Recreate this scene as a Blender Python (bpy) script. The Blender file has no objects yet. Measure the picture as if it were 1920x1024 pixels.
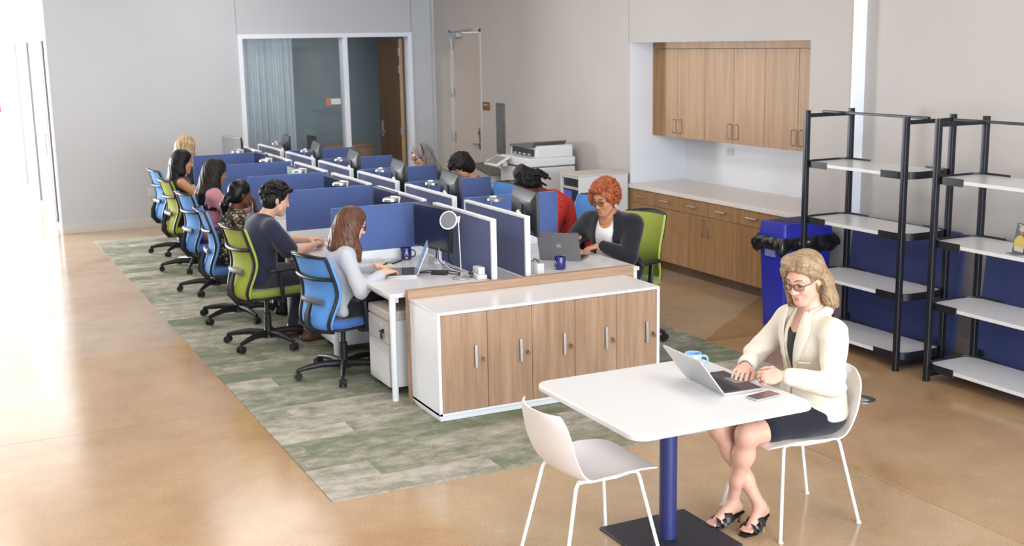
import bpy, bmesh, math, random
import numpy as np
from mathutils import Matrix, Vector, Euler
PI = math.pi
random.seed(7)
scene = bpy.context.scene
COL = scene.collection

# ------------------------------------------------------------------ camera
CAM_H = 2.36
def _camera():
    yaw, pitch, roll = math.radians(25.838), math.radians(11.005), math.radians(-1.043)
    cy, sy, cp, sp = math.cos(yaw), math.sin(yaw), math.cos(pitch), math.sin(pitch)
    fwd = Vector((sy*cp, cy*cp, -sp)); right = Vector((cy, -sy, 0)); up = right.cross(fwd)
    cr, sr = math.cos(roll), math.sin(roll)
    r2 = cr*right + sr*up; u2 = -sr*right + cr*up
    m = Matrix((r2, u2, -fwd)).transposed().to_4x4()
    m.translation = (0, 0, CAM_H)
    cd = bpy.data.cameras.new('camera'); cd.sensor_width = 36; cd.lens = 2224/1920*36
    cd.clip_end = 200; cd.clip_start = .05
    cd.dof.use_dof = True; cd.dof.focus_distance = 6.4; cd.dof.aperture_fstop = 4.5
    co = bpy.data.objects.new('camera', cd); COL.objects.link(co); co.matrix_world = m
    scene.camera = co
_camera()

# ------------------------------------------------------------------ world, lights, exposure
scene.view_settings.view_transform = 'Standard'
scene.view_settings.look = 'None'
scene.view_settings.gamma = 1
scene.view_settings.use_curve_mapping = False
scene.view_settings.exposure = -.30
w = bpy.data.worlds.new('overcast_sky'); scene.world = w; w.use_nodes = True
bg = w.node_tree.nodes['Background']; bg.inputs[0].default_value = (.86, .93, 1.0, 1); bg.inputs[1].default_value = 2.0
def area(name, loc, rot, sx, sy, power, col):
    l = bpy.data.lights.new(name, 'AREA'); l.shape = 'RECTANGLE'; l.size = sx; l.size_y = sy; l.energy = power; l.color = col
    o = bpy.data.objects.new(name, l); COL.objects.link(o); o.location = loc; o.rotation_euler = rot
    return o
DAY = (.84, .92, 1.0); WARM = (1.0, .975, .945)
# glazed front of the hall behind the camera
area('front_window_light', (3.0, -4.6, 2.1), (math.radians(90), 0, 0), 7.0, 3.4, 1450, (.80, .90, 1.0))
# glazed left side of the far corridor
area('corridor_window_light', (-4.6, 21.6, 1.6), (0, math.radians(-90), 0), 2.8, 3.8, 2600, (.95, .98, 1.0))
# ceiling luminaires
for lx in (-.2, 3.4):
    for ly in (2.2, 6.2, 10.2, 14.2):
        area('ceiling_luminaire_light', (lx, ly, 3.68), (0, 0, 0), 1.3, 2.6, 50, WARM)
area('office_fill_light', (4.45, 17.6, 2.92), (0, 0, 0), .9, .5, 40, DAY)  # added fill that brightens the curtain and office, not an actual fixture

# ------------------------------------------------------------------ helpers
def link(o, parent=None):
    COL.objects.link(o)
    if parent is not None:
        o.parent = parent
    return o
def tag(o, label=None, cat=None, group=None, kind=None):
    if label: o['label'] = label
    if cat: o['category'] = cat
    if group: o['group'] = group
    if kind: o['kind'] = kind
    return o
def thing(name, label, cat, loc=(0, 0, 0), rotz=0, group=None, kind=None):
    o = bpy.data.objects.new(name, None); COL.objects.link(o)
    o.empty_display_size = .1
    o.location = loc; o.rotation_euler = (0, 0, rotz)
    return tag(o, label, cat, group, kind)
def copy_tree(o, loc=None, rotz=None, label=None, parent=None, group=None):
    c = o.copy(); COL.objects.link(c)
    if parent is not None: c.parent = parent
    if loc is not None: c.location = loc
    if rotz is not None: c.rotation_euler = (0, 0, rotz)
    if label: c['label'] = label
    if group: c['group'] = group
    for ch in o.children: copy_tree(ch, parent=c)
    return c
def rrect(x0, x1, y0, y1, r, n=5):
    pts = []
    for cx, cy, a0 in ((x1-r, y1-r, 0), (x0+r, y1-r, 90), (x0+r, y0+r, 180), (x1-r, y0+r, 270)):
        for i in range(n+1):
            a = math.radians(a0 + 90*i/n); pts.append((cx + r*math.cos(a), cy + r*math.sin(a)))
    return pts

class MB:
    def __init__(s): s.v = []; s.f = []
    def add(s, vs, fs):
        b = len(s.v); s.v += [tuple(v) for v in vs]; s.f += [tuple(b+i for i in f) for f in fs]; return s
    def box(s, x0, x1, y0, y1, z0, z1):
        if x0 > x1: x0, x1 = x1, x0
        if y0 > y1: y0, y1 = y1, y0
        if z0 > z1: z0, z1 = z1, z0
        vs = [(x0,y0,z0),(x1,y0,z0),(x1,y1,z0),(x0,y1,z0),(x0,y0,z1),(x1,y0,z1),(x1,y1,z1),(x0,y1,z1)]
        return s.add(vs, [(0,3,2,1),(4,5,6,7),(0,1,5,4),(1,2,6,5),(2,3,7,6),(3,0,4,7)])
    def obox(s, c, h, R):
        vs = []
        for z in (-1, 1):
            for x, y in ((-1,-1),(1,-1),(1,1),(-1,1)):
                vs.append(Vector(c) + R @ Vector((x*h[0], y*h[1], z*h[2])))
        return s.add(vs, [(0,3,2,1),(4,5,6,7),(0,1,5,4),(1,2,6,5),(2,3,7,6),(3,0,4,7)])
    def tube(s, pts, r, n=8, closed=False, flat=1.0, caps=True, up=None):
        pts = [Vector(p) for p in pts]; m = len(pts)
        rs = r if isinstance(r, (list, tuple)) else [r]*m
        T = []
        for i in range(m):
            if closed: t = pts[(i+1) % m] - pts[i-1]
            else: t = pts[min(i+1, m-1)] - pts[max(i-1, 0)]
            T.append(t.normalized())
        u = Vector(up) if up else (Vector((0,0,1)) if abs(T[0].z) < .9 else Vector((1,0,0)))
        vs = []
        for i in range(m):
            u = (u - T[i]*u.dot(T[i])).normalized(); wv = T[i].cross(u)
            for k in range(n):
                a = 2*PI*k/n
                vs.append(pts[i] + u*(rs[i]*math.cos(a)) + wv*(rs[i]*flat*math.sin(a)))
        fs = []
        for i in range(m if closed else m-1):
            j = (i+1) % m
            for k in range(n):
                fs.append((i*n+k, i*n+(k+1) % n, j*n+(k+1) % n, j*n+k))
        if not closed and caps:
            fs.append(tuple(range(n-1, -1, -1))); fs.append(tuple((m-1)*n+k for k in range(n)))
        return s.add(vs, fs)
    def cyl(s, p0, p1, r0, r1=None, n=12):
        return s.tube([p0, p1], [r0, r1 if r1 is not None else r0], n)
    def lathe(s, prof, c=(0,0,0), n=24, closed=False):
        vs = []; m = len(prof)
        for (r, z) in prof:
            for k in range(n):
                a = 2*PI*k/n; vs.append((c[0]+r*math.cos(a), c[1]+r*math.sin(a), c[2]+z))
        fs = []
        for i in range(m if closed else m-1):
            j = (i+1) % m
            for k in range(n):
                fs.append((i*n+k, i*n+(k+1) % n, j*n+(k+1) % n, j*n+k))
        if not closed:
            fs.append(tuple(range(n-1, -1, -1))); fs.append(tuple((m-1)*n+k for k in range(n)))
        return s.add(vs, fs)
    def prism(s, outline, d0, d1, plane='xy'):
        n = len(outline)
        def mp(a, b, d):
            return (a, b, d) if plane == 'xy' else ((a, d, b) if plane == 'xz' else (d, a, b))
        vs = [mp(a, b, d0) for a, b in outline] + [mp(a, b, d1) for a, b in outline]
        fs = [tuple(range(n-1, -1, -1)), tuple(range(n, 2*n))]
        for i in range(n):
            j = (i+1) % n; fs.append((i, j, n+j, n+i))
        return s.add(vs, fs)
    def sphere(s, c, r, n=12, sc=(1,1,1)):
        m = max(4, n//2); vs = []; fs = []
        for i in range(1, m):
            t = PI*i/m
            for k in range(n):
                a = 2*PI*k/n
                vs.append((c[0]+r*sc[0]*math.sin(t)*math.cos(a), c[1]+r*sc[1]*math.sin(t)*math.sin(a), c[2]+r*sc[2]*math.cos(t)))
        top = len(vs); vs.append((c[0], c[1], c[2]+r*sc[2])); vs.append((c[0], c[1], c[2]-r*sc[2]))
        for i in range(m-2):
            for k in range(n):
                fs.append((i*n+k, (i+1)*n+k, (i+1)*n+(k+1) % n, i*n+(k+1) % n))
        for k in range(n):
            fs.append((top, k, (k+1) % n)); fs.append((top+1, (m-2)*n+(k+1) % n, (m-2)*n+k))
        return s.add(vs, fs)
    def sheet(s, fn, nu, nv, th):
        P = [[Vector(fn(i/nu, j/nv)) for j in range(nv+1)] for i in range(nu+1)]
        def nrm(i, j):
            a = P[min(i+1, nu)][j] - P[max(i-1, 0)][j]; b = P[i][min(j+1, nv)] - P[i][max(j-1, 0)]
            return a.cross(b).normalized()
        N = [[nrm(i, j) for j in range(nv+1)] for i in range(nu+1)]
        W = nv+1; K = (nu+1)*W
        vs = [P[i][j]+N[i][j]*th/2 for i in range(nu+1) for j in range(W)] + [P[i][j]-N[i][j]*th/2 for i in range(nu+1) for j in range(W)]
        fs = []
        for i in range(nu):
            for j in range(nv):
                a, b, c, d = i*W+j, (i+1)*W+j, (i+1)*W+j+1, i*W+j+1
                fs += [(a, b, c, d), (K+d, K+c, K+b, K+a)]
        for i in range(nu):
            a, b = i*W, (i+1)*W; fs.append((a, K+a, K+b, b))
            a, b = i*W+nv, (i+1)*W+nv; fs.append((b, K+b, K+a, a))
        for j in range(nv):
            a, b = j, j+1; fs.append((b, K+b, K+a, a))
            a, b = nu*W+j, nu*W+j+1; fs.append((a, K+a, K+b, b))
        return s.add(vs, fs)
    def mesh(s, name, smooth=False, angle=40):
        me = bpy.data.meshes.new(name); me.from_pydata(s.v, [], s.f); me.update()
        bm = bmesh.new(); bm.from_mesh(me); bmesh.ops.recalc_face_normals(bm, faces=bm.faces[:]); bm.to_mesh(me); bm.free()
        if smooth:
            me.polygons.foreach_set('use_smooth', [True]*len(me.polygons)); me.set_sharp_from_angle(angle=math.radians(angle))
        return me
    def build(s, name, mat, parent=None, smooth=False, bevel=0, world=True, seg=2, angle=40):
        me = s.mesh(name, smooth or bevel > 0, angle)
        me.materials.append(mat)
        o = bpy.data.objects.new(name, me); link(o, parent)
        if parent is not None and world:
            pm = Matrix.Translation(parent.location) @ parent.rotation_euler.to_matrix().to_4x4()
            if parent.parent is not None:
                q = parent.parent
                pm = Matrix.Translation(q.location) @ q.rotation_euler.to_matrix().to_4x4() @ parent.matrix_parent_inverse @ pm
            o.matrix_parent_inverse = pm.inverted()
        if bevel:
            b = o.modifiers.new('edge', 'BEVEL'); b.width = bevel; b.segments = seg; b.limit_method = 'ANGLE'; b.angle_limit = math.radians(40)
        return o
def L(mb, name, mat, parent=None, **k):          # part in its thing's own coordinates
    return mb.build(name, mat, parent, world=False, **k)

# ------------------------------------------------------------------ materials
def srgb(r, g, b):
    f = lambda c: (c/255/12.92) if c/255 <= .04045 else ((c/255+.055)/1.055)**2.4
    return (f(r), f(g), f(b))
def nt(m): return m.node_tree.nodes, m.node_tree.links
def M(name, col, rough=.5, metal=0, noise=None, bump=None, coat=0, spec=.5, trans=0, sss=0, sheen=0, emit=None, stretch=(1,1,1), col2=None, rnd=0):
    m = bpy.data.materials.new(name); m.use_nodes = True
    N, K = nt(m); b = N['Principled BSDF']
    b.inputs['Base Color'].default_value = (*col, 1); b.inputs['Roughness'].default_value = rough; b.inputs['Metallic'].default_value = metal
    b.inputs['Coat Weight'].default_value = coat; b.inputs['Specular IOR Level'].default_value = spec
    b.inputs['Transmission Weight'].default_value = trans
    if sss:
        b.inputs['Subsurface Weight'].default_value = sss; b.inputs['Subsurface Radius'].default_value = (1, .35, .2); b.inputs['Subsurface Scale'].default_value = .012
    if sheen:
        b.inputs['Sheen Weight'].default_value = sheen; b.inputs['Sheen Roughness'].default_value = .5
    if emit:
        b.inputs['Emission Color'].default_value = (*emit[0], 1); b.inputs['Emission Strength'].default_value = emit[1]
    co = N.new('ShaderNodeTexCoord'); mp = N.new('ShaderNodeMapping'); K.new(co.outputs['Object'], mp.inputs[0]); mp.inputs['Scale'].default_value = stretch
    if noise:
        sc, am = noise[0], noise[1]
        n = N.new('ShaderNodeTexNoise'); n.inputs['Scale'].default_value = sc; n.inputs['Detail'].default_value = noise[2] if len(noise) > 2 else 4
        K.new(mp.outputs[0], n.inputs['Vector'])
        c2 = col2 or tuple(min(1, c*(1+am)) for c in col); c1 = col if col2 else tuple(c*(1-am) for c in col)
        r = N.new('ShaderNodeValToRGB'); r.color_ramp.elements[0].position = .3; r.color_ramp.elements[1].position = .7
        r.color_ramp.elements[0].color = (*c1, 1); r.color_ramp.elements[1].color = (*c2, 1)
        K.new(n.outputs[0], r.inputs[0]); K.new(r.outputs[0], b.inputs['Base Color'])
    if bump:
        n = N.new('ShaderNodeTexNoise'); n.inputs['Scale'].default_value = bump[0]; n.inputs['Detail'].default_value = 3
        K.new(mp.outputs[0], n.inputs['Vector'])
        bp = N.new('ShaderNodeBump'); bp.inputs['Strength'].default_value = bump[1]; bp.inputs['Distance'].default_value = bump[2] if len(bump) > 2 else .002
        K.new(n.outputs[0], bp.inputs['Height']); K.new(bp.outputs[0], b.inputs['Normal'])
    return m
def wood(name, c1, c2, axis='z', scale=1.0, rough=.45):
    m = bpy.data.materials.new(name); m.use_nodes = True; N, K = nt(m); b = N['Principled BSDF']
    b.inputs['Roughness'].default_value = rough
    co = N.new('ShaderNodeTexCoord'); mp = N.new('ShaderNodeMapping')
    K.new(co.outputs['Object'], mp.inputs[0])
    st = {'z': (14, 14, .7), 'x': (.7, 14, 14), 'y': (14, .7, 14)}[axis]
    mp.inputs['Scale'].default_value = tuple(s*scale for s in st)
    oi = N.new('ShaderNodeObjectInfo'); ml = N.new('ShaderNodeVectorMath'); ml.operation = 'SCALE'
    cb = N.new('ShaderNodeCombineXYZ')
    for i in range(3): K.new(oi.outputs['Random'], cb.inputs[i])
    K.new(cb.outputs[0], ml.inputs[0]); ml.inputs['Scale'].default_value = 37.0
    ad = N.new('ShaderNodeVectorMath'); K.new(mp.outputs[0], ad.inputs[0]); K.new(ml.outputs[0], ad.inputs[1])
    n = N.new('ShaderNodeTexNoise'); n.inputs['Scale'].default_value = 1.6; n.inputs['Detail'].default_value = 7; n.inputs['Roughness'].default_value = .62; n.inputs['Distortion'].default_value = .35
    K.new(ad.outputs[0], n.inputs['Vector'])
    r = N.new('ShaderNodeValToRGB'); r.color_ramp.elements[0].position = .3; r.color_ramp.elements[1].position = .72
    r.color_ramp.elements[0].color = (*c1, 1); r.color_ramp.elements[1].color = (*c2, 1)
    K.new(n.outputs[0], r.inputs[0])
    n2 = N.new('ShaderNodeTexNoise'); n2.inputs['Scale'].default_value = 9; n2.inputs['Detail'].default_value = 3; K.new(ad.outputs[0], n2.inputs['Vector'])
    mx = N.new('ShaderNodeMix'); mx.data_type = 'RGBA'; mx.blend_type = 'MULTIPLY'; mx.inputs['Factor'].default_value = .35
    K.new(r.outputs[0], mx.inputs['A']); K.new(n2.outputs[0], mx.inputs['B'])
    K.new(mx.outputs['Result'], b.inputs['Base Color'])
    bp = N.new('ShaderNodeBump'); bp.inputs['Strength'].default_value = .08; bp.inputs['Distance'].default_value = .001
    K.new(n2.outputs[0], bp.inputs['Height']); K.new(bp.outputs[0], b.inputs['Normal'])
    return m
def concrete(name):
    m = bpy.data.materials.new(name); m.use_nodes = True; N, K = nt(m); b = N['Principled BSDF']
    geo = N.new('ShaderNodeNewGeometry'); oi = N.new('ShaderNodeObjectInfo')
    def noise(sc, det=5, rough=.6, dist=0):
        n = N.new('ShaderNodeTexNoise'); n.inputs['Scale'].default_value = sc; n.inputs['Detail'].default_value = det; n.inputs['Roughness'].default_value = rough
        n.inputs['Distortion'].default_value = dist; K.new(geo.outputs['Position'], n.inputs['Vector']); return n
    def ramp(src, stops):
        r = N.new('ShaderNodeValToRGB'); e = r.color_ramp.elements
        e[0].position, e[0].color = stops[0][0], (*stops[0][1], 1); e[1].position, e[1].color = stops[-1][0], (*stops[-1][1], 1)
        for p, c in stops[1:-1]:
            x = e.new(p); x.color = (*c, 1)
        K.new(src, r.inputs[0]); return r
    def mix(mode, fac, a, bb):
        x = N.new('ShaderNodeMix'); x.data_type = 'RGBA'; x.blend_type = mode
        if isinstance(fac, float): x.inputs['Factor'].default_value = fac
        else: K.new(fac, x.inputs['Factor'])
        K.new(a, x.inputs['A']); K.new(bb, x.inputs['B']); return x.outputs['Result']
    big = ramp(noise(.55, 6, .62, .6).outputs[0], [(.28, srgb(160,131,99)), (.45, srgb(188,160,127)), (.6, srgb(195,172,143)), (.75, srgb(180,158,133))])
    mid = ramp(noise(3.2, 6, .65).outputs[0], [(.3, (.72,.70,.68)), (.7, (1,1,1))])
    c = mix('MULTIPLY', .55, big.outputs[0], mid.outputs[0])
    fine = ramp(noise(90, 3, .6).outputs[0], [(.32, (.62,.58,.52)), (.5, (1,1,1)), (.72, (1,1,1))])
    c = mix('MULTIPLY', .55, c, fine.outputs[0])
    tint = ramp(oi.outputs['Random'], [(.0, (.90,.88,.86)), (.5, (1,.97,.93)), (1.0, (.95,.96,.98))])
    c = mix('MULTIPLY', .8, c, tint.outputs[0])
    # dyed areas with edges of their own: brown wedge by the cupboards, slab paled by dye and painted-in reflection beyond y = 9.6, browner strip right of x = 4.42
    sx = N.new('ShaderNodeSeparateXYZ'); wob = N.new('ShaderNodeVectorMath'); wob.operation = 'MULTIPLY_ADD'
    nn = noise(3.0, 4); K.new(nn.outputs[1], wob.inputs[0]); wob.inputs[1].default_value = (.14, .14, 0); K.new(geo.outputs['Position'], wob.inputs[2]); K.new(wob.outputs[0], sx.inputs[0])
    def lin(a, bb, cc):      # smooth step of a*x + b*y + c > 0
        m1 = N.new('ShaderNodeMath'); m1.operation = 'MULTIPLY_ADD'; K.new(sx.outputs[0], m1.inputs[0]); m1.inputs[1].default_value = a; m1.inputs[2].default_value = cc
        m2 = N.new('ShaderNodeMath'); m2.operation = 'MULTIPLY_ADD'; K.new(sx.outputs[1], m2.inputs[0]); m2.inputs[1].default_value = bb; K.new(m1.outputs[0], m2.inputs[2])
        q = N.new('ShaderNodeMapRange'); q.interpolation_type = 'SMOOTHSTEP'; K.new(m2.outputs[0], q.inputs[0]); q.inputs[1].default_value = -.015; q.inputs[2].default_value = .015; return q.outputs[0]
    def both(a, bb):
        m1 = N.new('ShaderNodeMath'); m1.operation = 'MULTIPLY'; K.new(a, m1.inputs[0]); K.new(bb, m1.inputs[1]); return m1.outputs[0]
    def tintc(fac, col):
        x = N.new('ShaderNodeRGB'); x.outputs[0].default_value = (*col, 1); return mix('MULTIPLY', fac, c, x.outputs[0])
    c = tintc(both(lin(.787, -1, 3.38), lin(.06, 1, -7.93)), (.80, .66, .46))
    c = tintc(both(lin(1, 0, -4.49), lin(0, -1, 7.65)), (.88, .82, .76))
    c = tintc(lin(0, 1, -9.65), (1.0, 1.02, 1.10))
    c = tintc(both(lin(0, -1, 9.65), lin(-1, 0, 2.2)), (1.04, .96, .86))
    K.new(c, b.inputs['Base Color'])
    rr = N.new('ShaderNodeMapRange'); K.new(noise(1.7, 5).outputs[0], rr.inputs[0]); rr.inputs[3].default_value = .10; rr.inputs[4].default_value = .24
    K.new(rr.outputs[0], b.inputs['Roughness'])
    b.inputs['Specular IOR Level'].default_value = .55
    bp = N.new('ShaderNodeBump'); bp.inputs['Strength'].default_value = .03; bp.inputs['Distance'].default_value = .003
    K.new(noise(2.5, 3).outputs[0], bp.inputs['Height']); K.new(bp.outputs[0], b.inputs['Normal'])
    return m
def carpet_mat(name):
    m = bpy.data.materials.new(name); m.use_nodes = True; N, K = nt(m); b = N['Principled BSDF']
    b.inputs['Roughness'].default_value = .95; b.inputs['Specular IOR Level'].default_value = .1
    geo = N.new('ShaderNodeNewGeometry'); oi = N.new('ShaderNodeObjectInfo')
    cb = N.new('ShaderNodeCombineXYZ')
    for i in range(3): K.new(oi.outputs['Random'], cb.inputs[i])
    ml = N.new('ShaderNodeVectorMath'); ml.operation = 'SCALE'; K.new(cb.outputs[0], ml.inputs[0]); ml.inputs['Scale'].default_value = 61
    ad = N.new('ShaderNodeVectorMath'); K.new(geo.outputs['Position'], ad.inputs[0]); K.new(ml.outputs[0], ad.inputs[1])
    mp = N.new('ShaderNodeMapping'); mp.inputs['Scale'].default_value = (3.4, 5.0, 1); K.new(ad.outputs[0], mp.inputs[0])
    def noise(src, sc, det=4, rough=.6):
        n = N.new('ShaderNodeTexNoise'); n.inputs['Scale'].default_value = sc; n.inputs['Detail'].default_value = det; n.inputs['Roughness'].default_value = rough
        K.new(src, n.inputs['Vector']); return n.outputs[0]
    n1 = noise(mp.outputs[0], 1.5, 8, .7)
    # shift the green/beige balance from tile to tile
    sh = N.new('ShaderNodeMath'); sh.operation = 'MULTIPLY_ADD'; K.new(oi.outputs['Random'], sh.inputs[0]); sh.inputs[1].default_value = .24; sh.inputs[2].default_value = -.17
    sm = N.new('ShaderNodeMath'); sm.operation = 'ADD'; K.new(n1, sm.inputs[0]); K.new(sh.outputs[0], sm.inputs[1])
    fz = noise(geo.outputs['Position'], 140, 2, .7)
    s3 = N.new('ShaderNodeMath'); s3.operation = 'MULTIPLY_ADD'; K.new(fz, s3.inputs[0]); s3.inputs[1].default_value = .52; K.new(sm.outputs[0], s3.inputs[2])
    r = N.new('ShaderNodeValToRGB'); e = r.color_ramp.elements
    e[0].position, e[0].color = .50, (*srgb(108, 117, 96), 1); e[1].position, e[1].color = .95, (*srgb(190, 183, 171), 1)
    x = e.new(.66); x.color = (*srgb(130, 134, 114), 1); x = e.new(.78); x.color = (*srgb(158, 154, 143), 1)
    K.new(s3.outputs[0], r.inputs[0]); K.new(r.outputs[0], b.inputs['Base Color'])
    bp = N.new('ShaderNodeBump'); bp.inputs['Strength'].default_value = .5; bp.inputs['Distance'].default_value = .003
    K.new(fz, bp.inputs['Height']); K.new(bp.outputs[0], b.inputs['Normal'])
    return m
def fabric(name, c, am=.12, sc=260, rough=.9, sheen=.3):
    m = M(name, c, rough, noise=(sc, am, 2), bump=(sc*1.3, .25, .001), sheen=sheen, spec=.2)
    return m
def lens_mat(name='spectacle_lens', tint=(1, 1, 1), rough=.03):
    m = bpy.data.materials.new(name); m.use_nodes = True; N, K = nt(m)
    g = N.new('ShaderNodeBsdfGlossy'); g.inputs['Roughness'].default_value = rough; tr = N.new('ShaderNodeBsdfTransparent'); tr.inputs[0].default_value = (*tint, 1); mx = N.new('ShaderNodeMixShader'); fr = N.new('ShaderNodeFresnel'); fr.inputs[0].default_value = 1.5
    K.new(fr.outputs[0], mx.inputs[0]); K.new(tr.outputs[0], mx.inputs[1]); K.new(g.outputs[0], mx.inputs[2]); K.new(mx.outputs[0], N['Material Output'].inputs[0]); return m
mt = {}
mt['lens'] = lens_mat()
mt['floor'] = concrete('polished_concrete')
mt['joint'] = M('joint_filler', srgb(120, 98, 74), .8)
mt['wall'] = M('painted_wall', srgb(196, 198, 202), .75, noise=(1.2, .02), bump=(120, .06, .001), spec=.3)
mt['wallr'] = M('painted_wall_warm', srgb(193, 187, 183), .75, noise=(1.2, .02), bump=(120, .06, .001), spec=.3)
mt['ceil'] = M('ceiling_paint', srgb(225, 224, 222), .85)
mt['trim'] = M('white_trim', srgb(236, 239, 246), .5)
mt['base'] = M('baseboard_grey', srgb(205, 200, 195), .6)
mt['carpet'] = carpet_mat('carpet_loop_pile')
mt['white'] = M('white_laminate', srgb(219, 218, 219), .24, spec=.5)
mt['whitem'] = M('white_powder_coat', srgb(236, 238, 242), .38)
mt['lockw'] = wood('locker_walnut', srgb(166, 130, 100), srgb(200, 165, 136), 'z', 1.0, .5)
mt['panelw'] = wood('panel_walnut', srgb(166, 130, 100), srgb(202, 167, 137), 'x', 1.0, .5)
mt['cabw'] = wood('cabinet_oak', srgb(164, 119, 70), srgb(196, 152, 102), 'z', .9, .5)
mt['cabwx'] = wood('cabinet_oak_cross', srgb(164, 119, 70), srgb(196, 152, 102), 'z', .9, .5)
mt['doorw'] = wood('office_door_wood', srgb(92, 66, 42), srgb(120, 86, 54), 'z', .8, .5)
mt['steel'] = M('brushed_steel', srgb(190, 190, 190), .32, 1.0, noise=(60, .06), stretch=(1, 1, 20))
mt['alu'] = M('satin_aluminium', srgb(205, 207, 210), .38, .9)
mt['brass'] = M('key_brass', srgb(150, 126, 90), .4, .9)
mt['navy'] = fabric('blue_screen_fabric_shaded', srgb(60, 74, 126), .10, 190)  # side divider fabric again, with the shade of the spine faces painted in
mt['blue'] = fabric('blue_screen_fabric', srgb(84, 103, 156), .09, 190)
mt['black'] = M('black_plastic', srgb(30, 30, 33), .45, noise=(40, .08))
mt['blackm'] = M('black_metal', srgb(32, 34, 40), .38, .3)
mt['navym'] = M('navy_powder_coat', srgb(46, 52, 104), .42, .2)
mt['basep'] = M('dark_plate', srgb(44, 45, 58), .5, .3, noise=(30, .05))
mt['shell'] = M('white_shell_plastic', srgb(236, 231, 230), .42, bump=(350, .06, .0006))
mt['glass'] = lens_mat('window_glass', (.96, .98, .98))
mt['glass2'] = lens_mat('storefront_glass', (.98, .99, .99), .35)
mt['grey'] = M('grey_plastic', srgb(120, 120, 124), .45)
mt['lgrey'] = M('light_grey_plastic', srgb(206, 205, 204), .5)
mt['screen'] = M('dark_screen', srgb(24, 28, 44), .18, spec=.6)
mt['rubber'] = M('rubber', srgb(22, 22, 24), .7)
# ------------------------------------------------------------------ the room
YB, XR, XR2, CH = 16.36, 6.70, 6.80, 3.75        # back wall, right wall, set-back right wall, ceiling
def struct(o, label=None):
    o['kind'] = 'structure'
    if label: o['label'] = label
    return o
fl = thing('floor', 'polished tan concrete slab floor with saw-cut joints', None, (0, 0, 0)); fl['kind'] = 'structure'
MB().box(-5, 10.6, -5, 24, -.12, -.006).build('joint_bed', mt['joint'], fl)
xs = [-5, -.9, 4.42, 10.6]; yj = [-5, -1.2, 3.19, 7.58, 11.97, 16.36, 20.2, 24]
for i in range(3):
    for j in range(7):
        x0, x1, y0, y1 = xs[i], xs[i+1], yj[j], yj[j+1]
        if i == 2: x1 = 7.0 if y0 < 16 else 6.9
        MB().box(x0+.002, x1-.002, y0+.002, y1-.002, -.05, 0).build('slab', mt['floor'], fl)
def walls():
    # back wall with the glazed opening
    m = MB()
    gx0, gx1, gz = 3.85, 6.37, 2.53
    m.box(1.42, gx0, YB, YB+.14, 0, CH).box(gx1, XR+.1, YB, YB+.14, 0, CH).box(gx0, gx1, YB, YB+.14, gz, CH)
    struct(m.build('wall_back', mt['wall']))
    m = MB()   # reveal lines between the wall boards
    # right wall with door opening and cupboard recess
    m = MB()
    dy0, dy1, dz = 14.66, 15.72, 2.555
    ry0, ry1, rz = 8.005, 10.88, 2.334
    m.box(XR, XR+.12, dy1, YB, 0, CH).box(XR, XR+.12, dy0, dy1, dz, CH)
    m.box(XR, XR+.12, ry1, dy0, 0, CH).box(XR, XR+.12, ry0, ry1, rz, CH).box(XR, XR+.12, 7.47, ry0, 0, CH)
    struct(m.build('wall_right', mt['wallr']))
    m = MB().box(XR2, XR2+.1, -5, 7.47, 0, CH)
    struct(m.build('wall_right_front', mt['wallr']))
    for nm, bx_ in (('wall_recess_left', (XR+.001, XR+.8, ry1-.004, ry1+.02, 0, rz)), ('wall_recess_right', (XR+.12, XR+.8, ry0-.02, ry0, 0, rz)),
                    ('wall_recess_back', (XR+.70, XR+.72, ry0, ry1, 0, rz)), ('wall_recess_top', (XR+.12, XR+.7, ry0, ry1, rz, rz+.02))):
        struct(MB().box(*bx_).build(nm, mt['trim']))
    struct(MB().box(-5, 7.0, -5, 16.5, CH, CH+.1).box(-5, 1.56, 16.5, 24, CH, CH+.1).build('ceiling', mt['ceil']))
    # far corridor beyond the corner and the left side of the hall
    struct(MB().box(-5, 1.5, 23.66, 23.8, 0, CH).build('wall_far', mt['wall']))
    m = MB().box(-5.0, -4.9, -5, 17.2, 0, CH).box(-5.0, -4.9, 17.2, 23.4, 0, .3).box(-5, -4.9, 17.2, 23.4, 3.3, CH).box(-5, -4.9, 23.4, 24, 0, CH)
    struct(m.build('wall_left', mt['wall']))
    # vertical joints of the wall boards
    for i, (x0, x1, z0, z1) in enumerate(((3.84, 3.846, 2.53, CH), (6.372, 6.378, 2.53, CH))):
        struct(MB().box(x0, x1, YB-.002, YB, z0, z1).build('trim_%d' % (i+1), mt['grey']))
    struct(MB().box(XR-.012, XR+.1, 7.455, 7.485, 0, CH).build('trim_3', mt['trim']))
    struct(MB().box(XR-.03, XR+.02, YB-.07, YB, 0, CH).build('trim_4', mt['wall']))
    struct(MB().box(XR-.001, XR, 10.905, 10.911, 2.334, CH).build('trim_5', mt['grey']))
    # baseboards
    struct(MB().box(1.42, 3.85, YB-.014, YB, 0, .12).build('baseboard_back', mt['base'], bevel=.003))
    struct(MB().box(XR-.014, XR, 10.9, 14.55, 0, .12).build('baseboard_right', mt['base'], bevel=.003))
    struct(MB().box(XR2-.014, XR2, -5, 7.45, 0, .12).build('baseboard_front', mt['base'], bevel=.003))
    struct(MB().box(-5, 1.42, 23.64, 23.66, 0, .12).build('baseboard_far', mt['base']))
walls()
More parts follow.
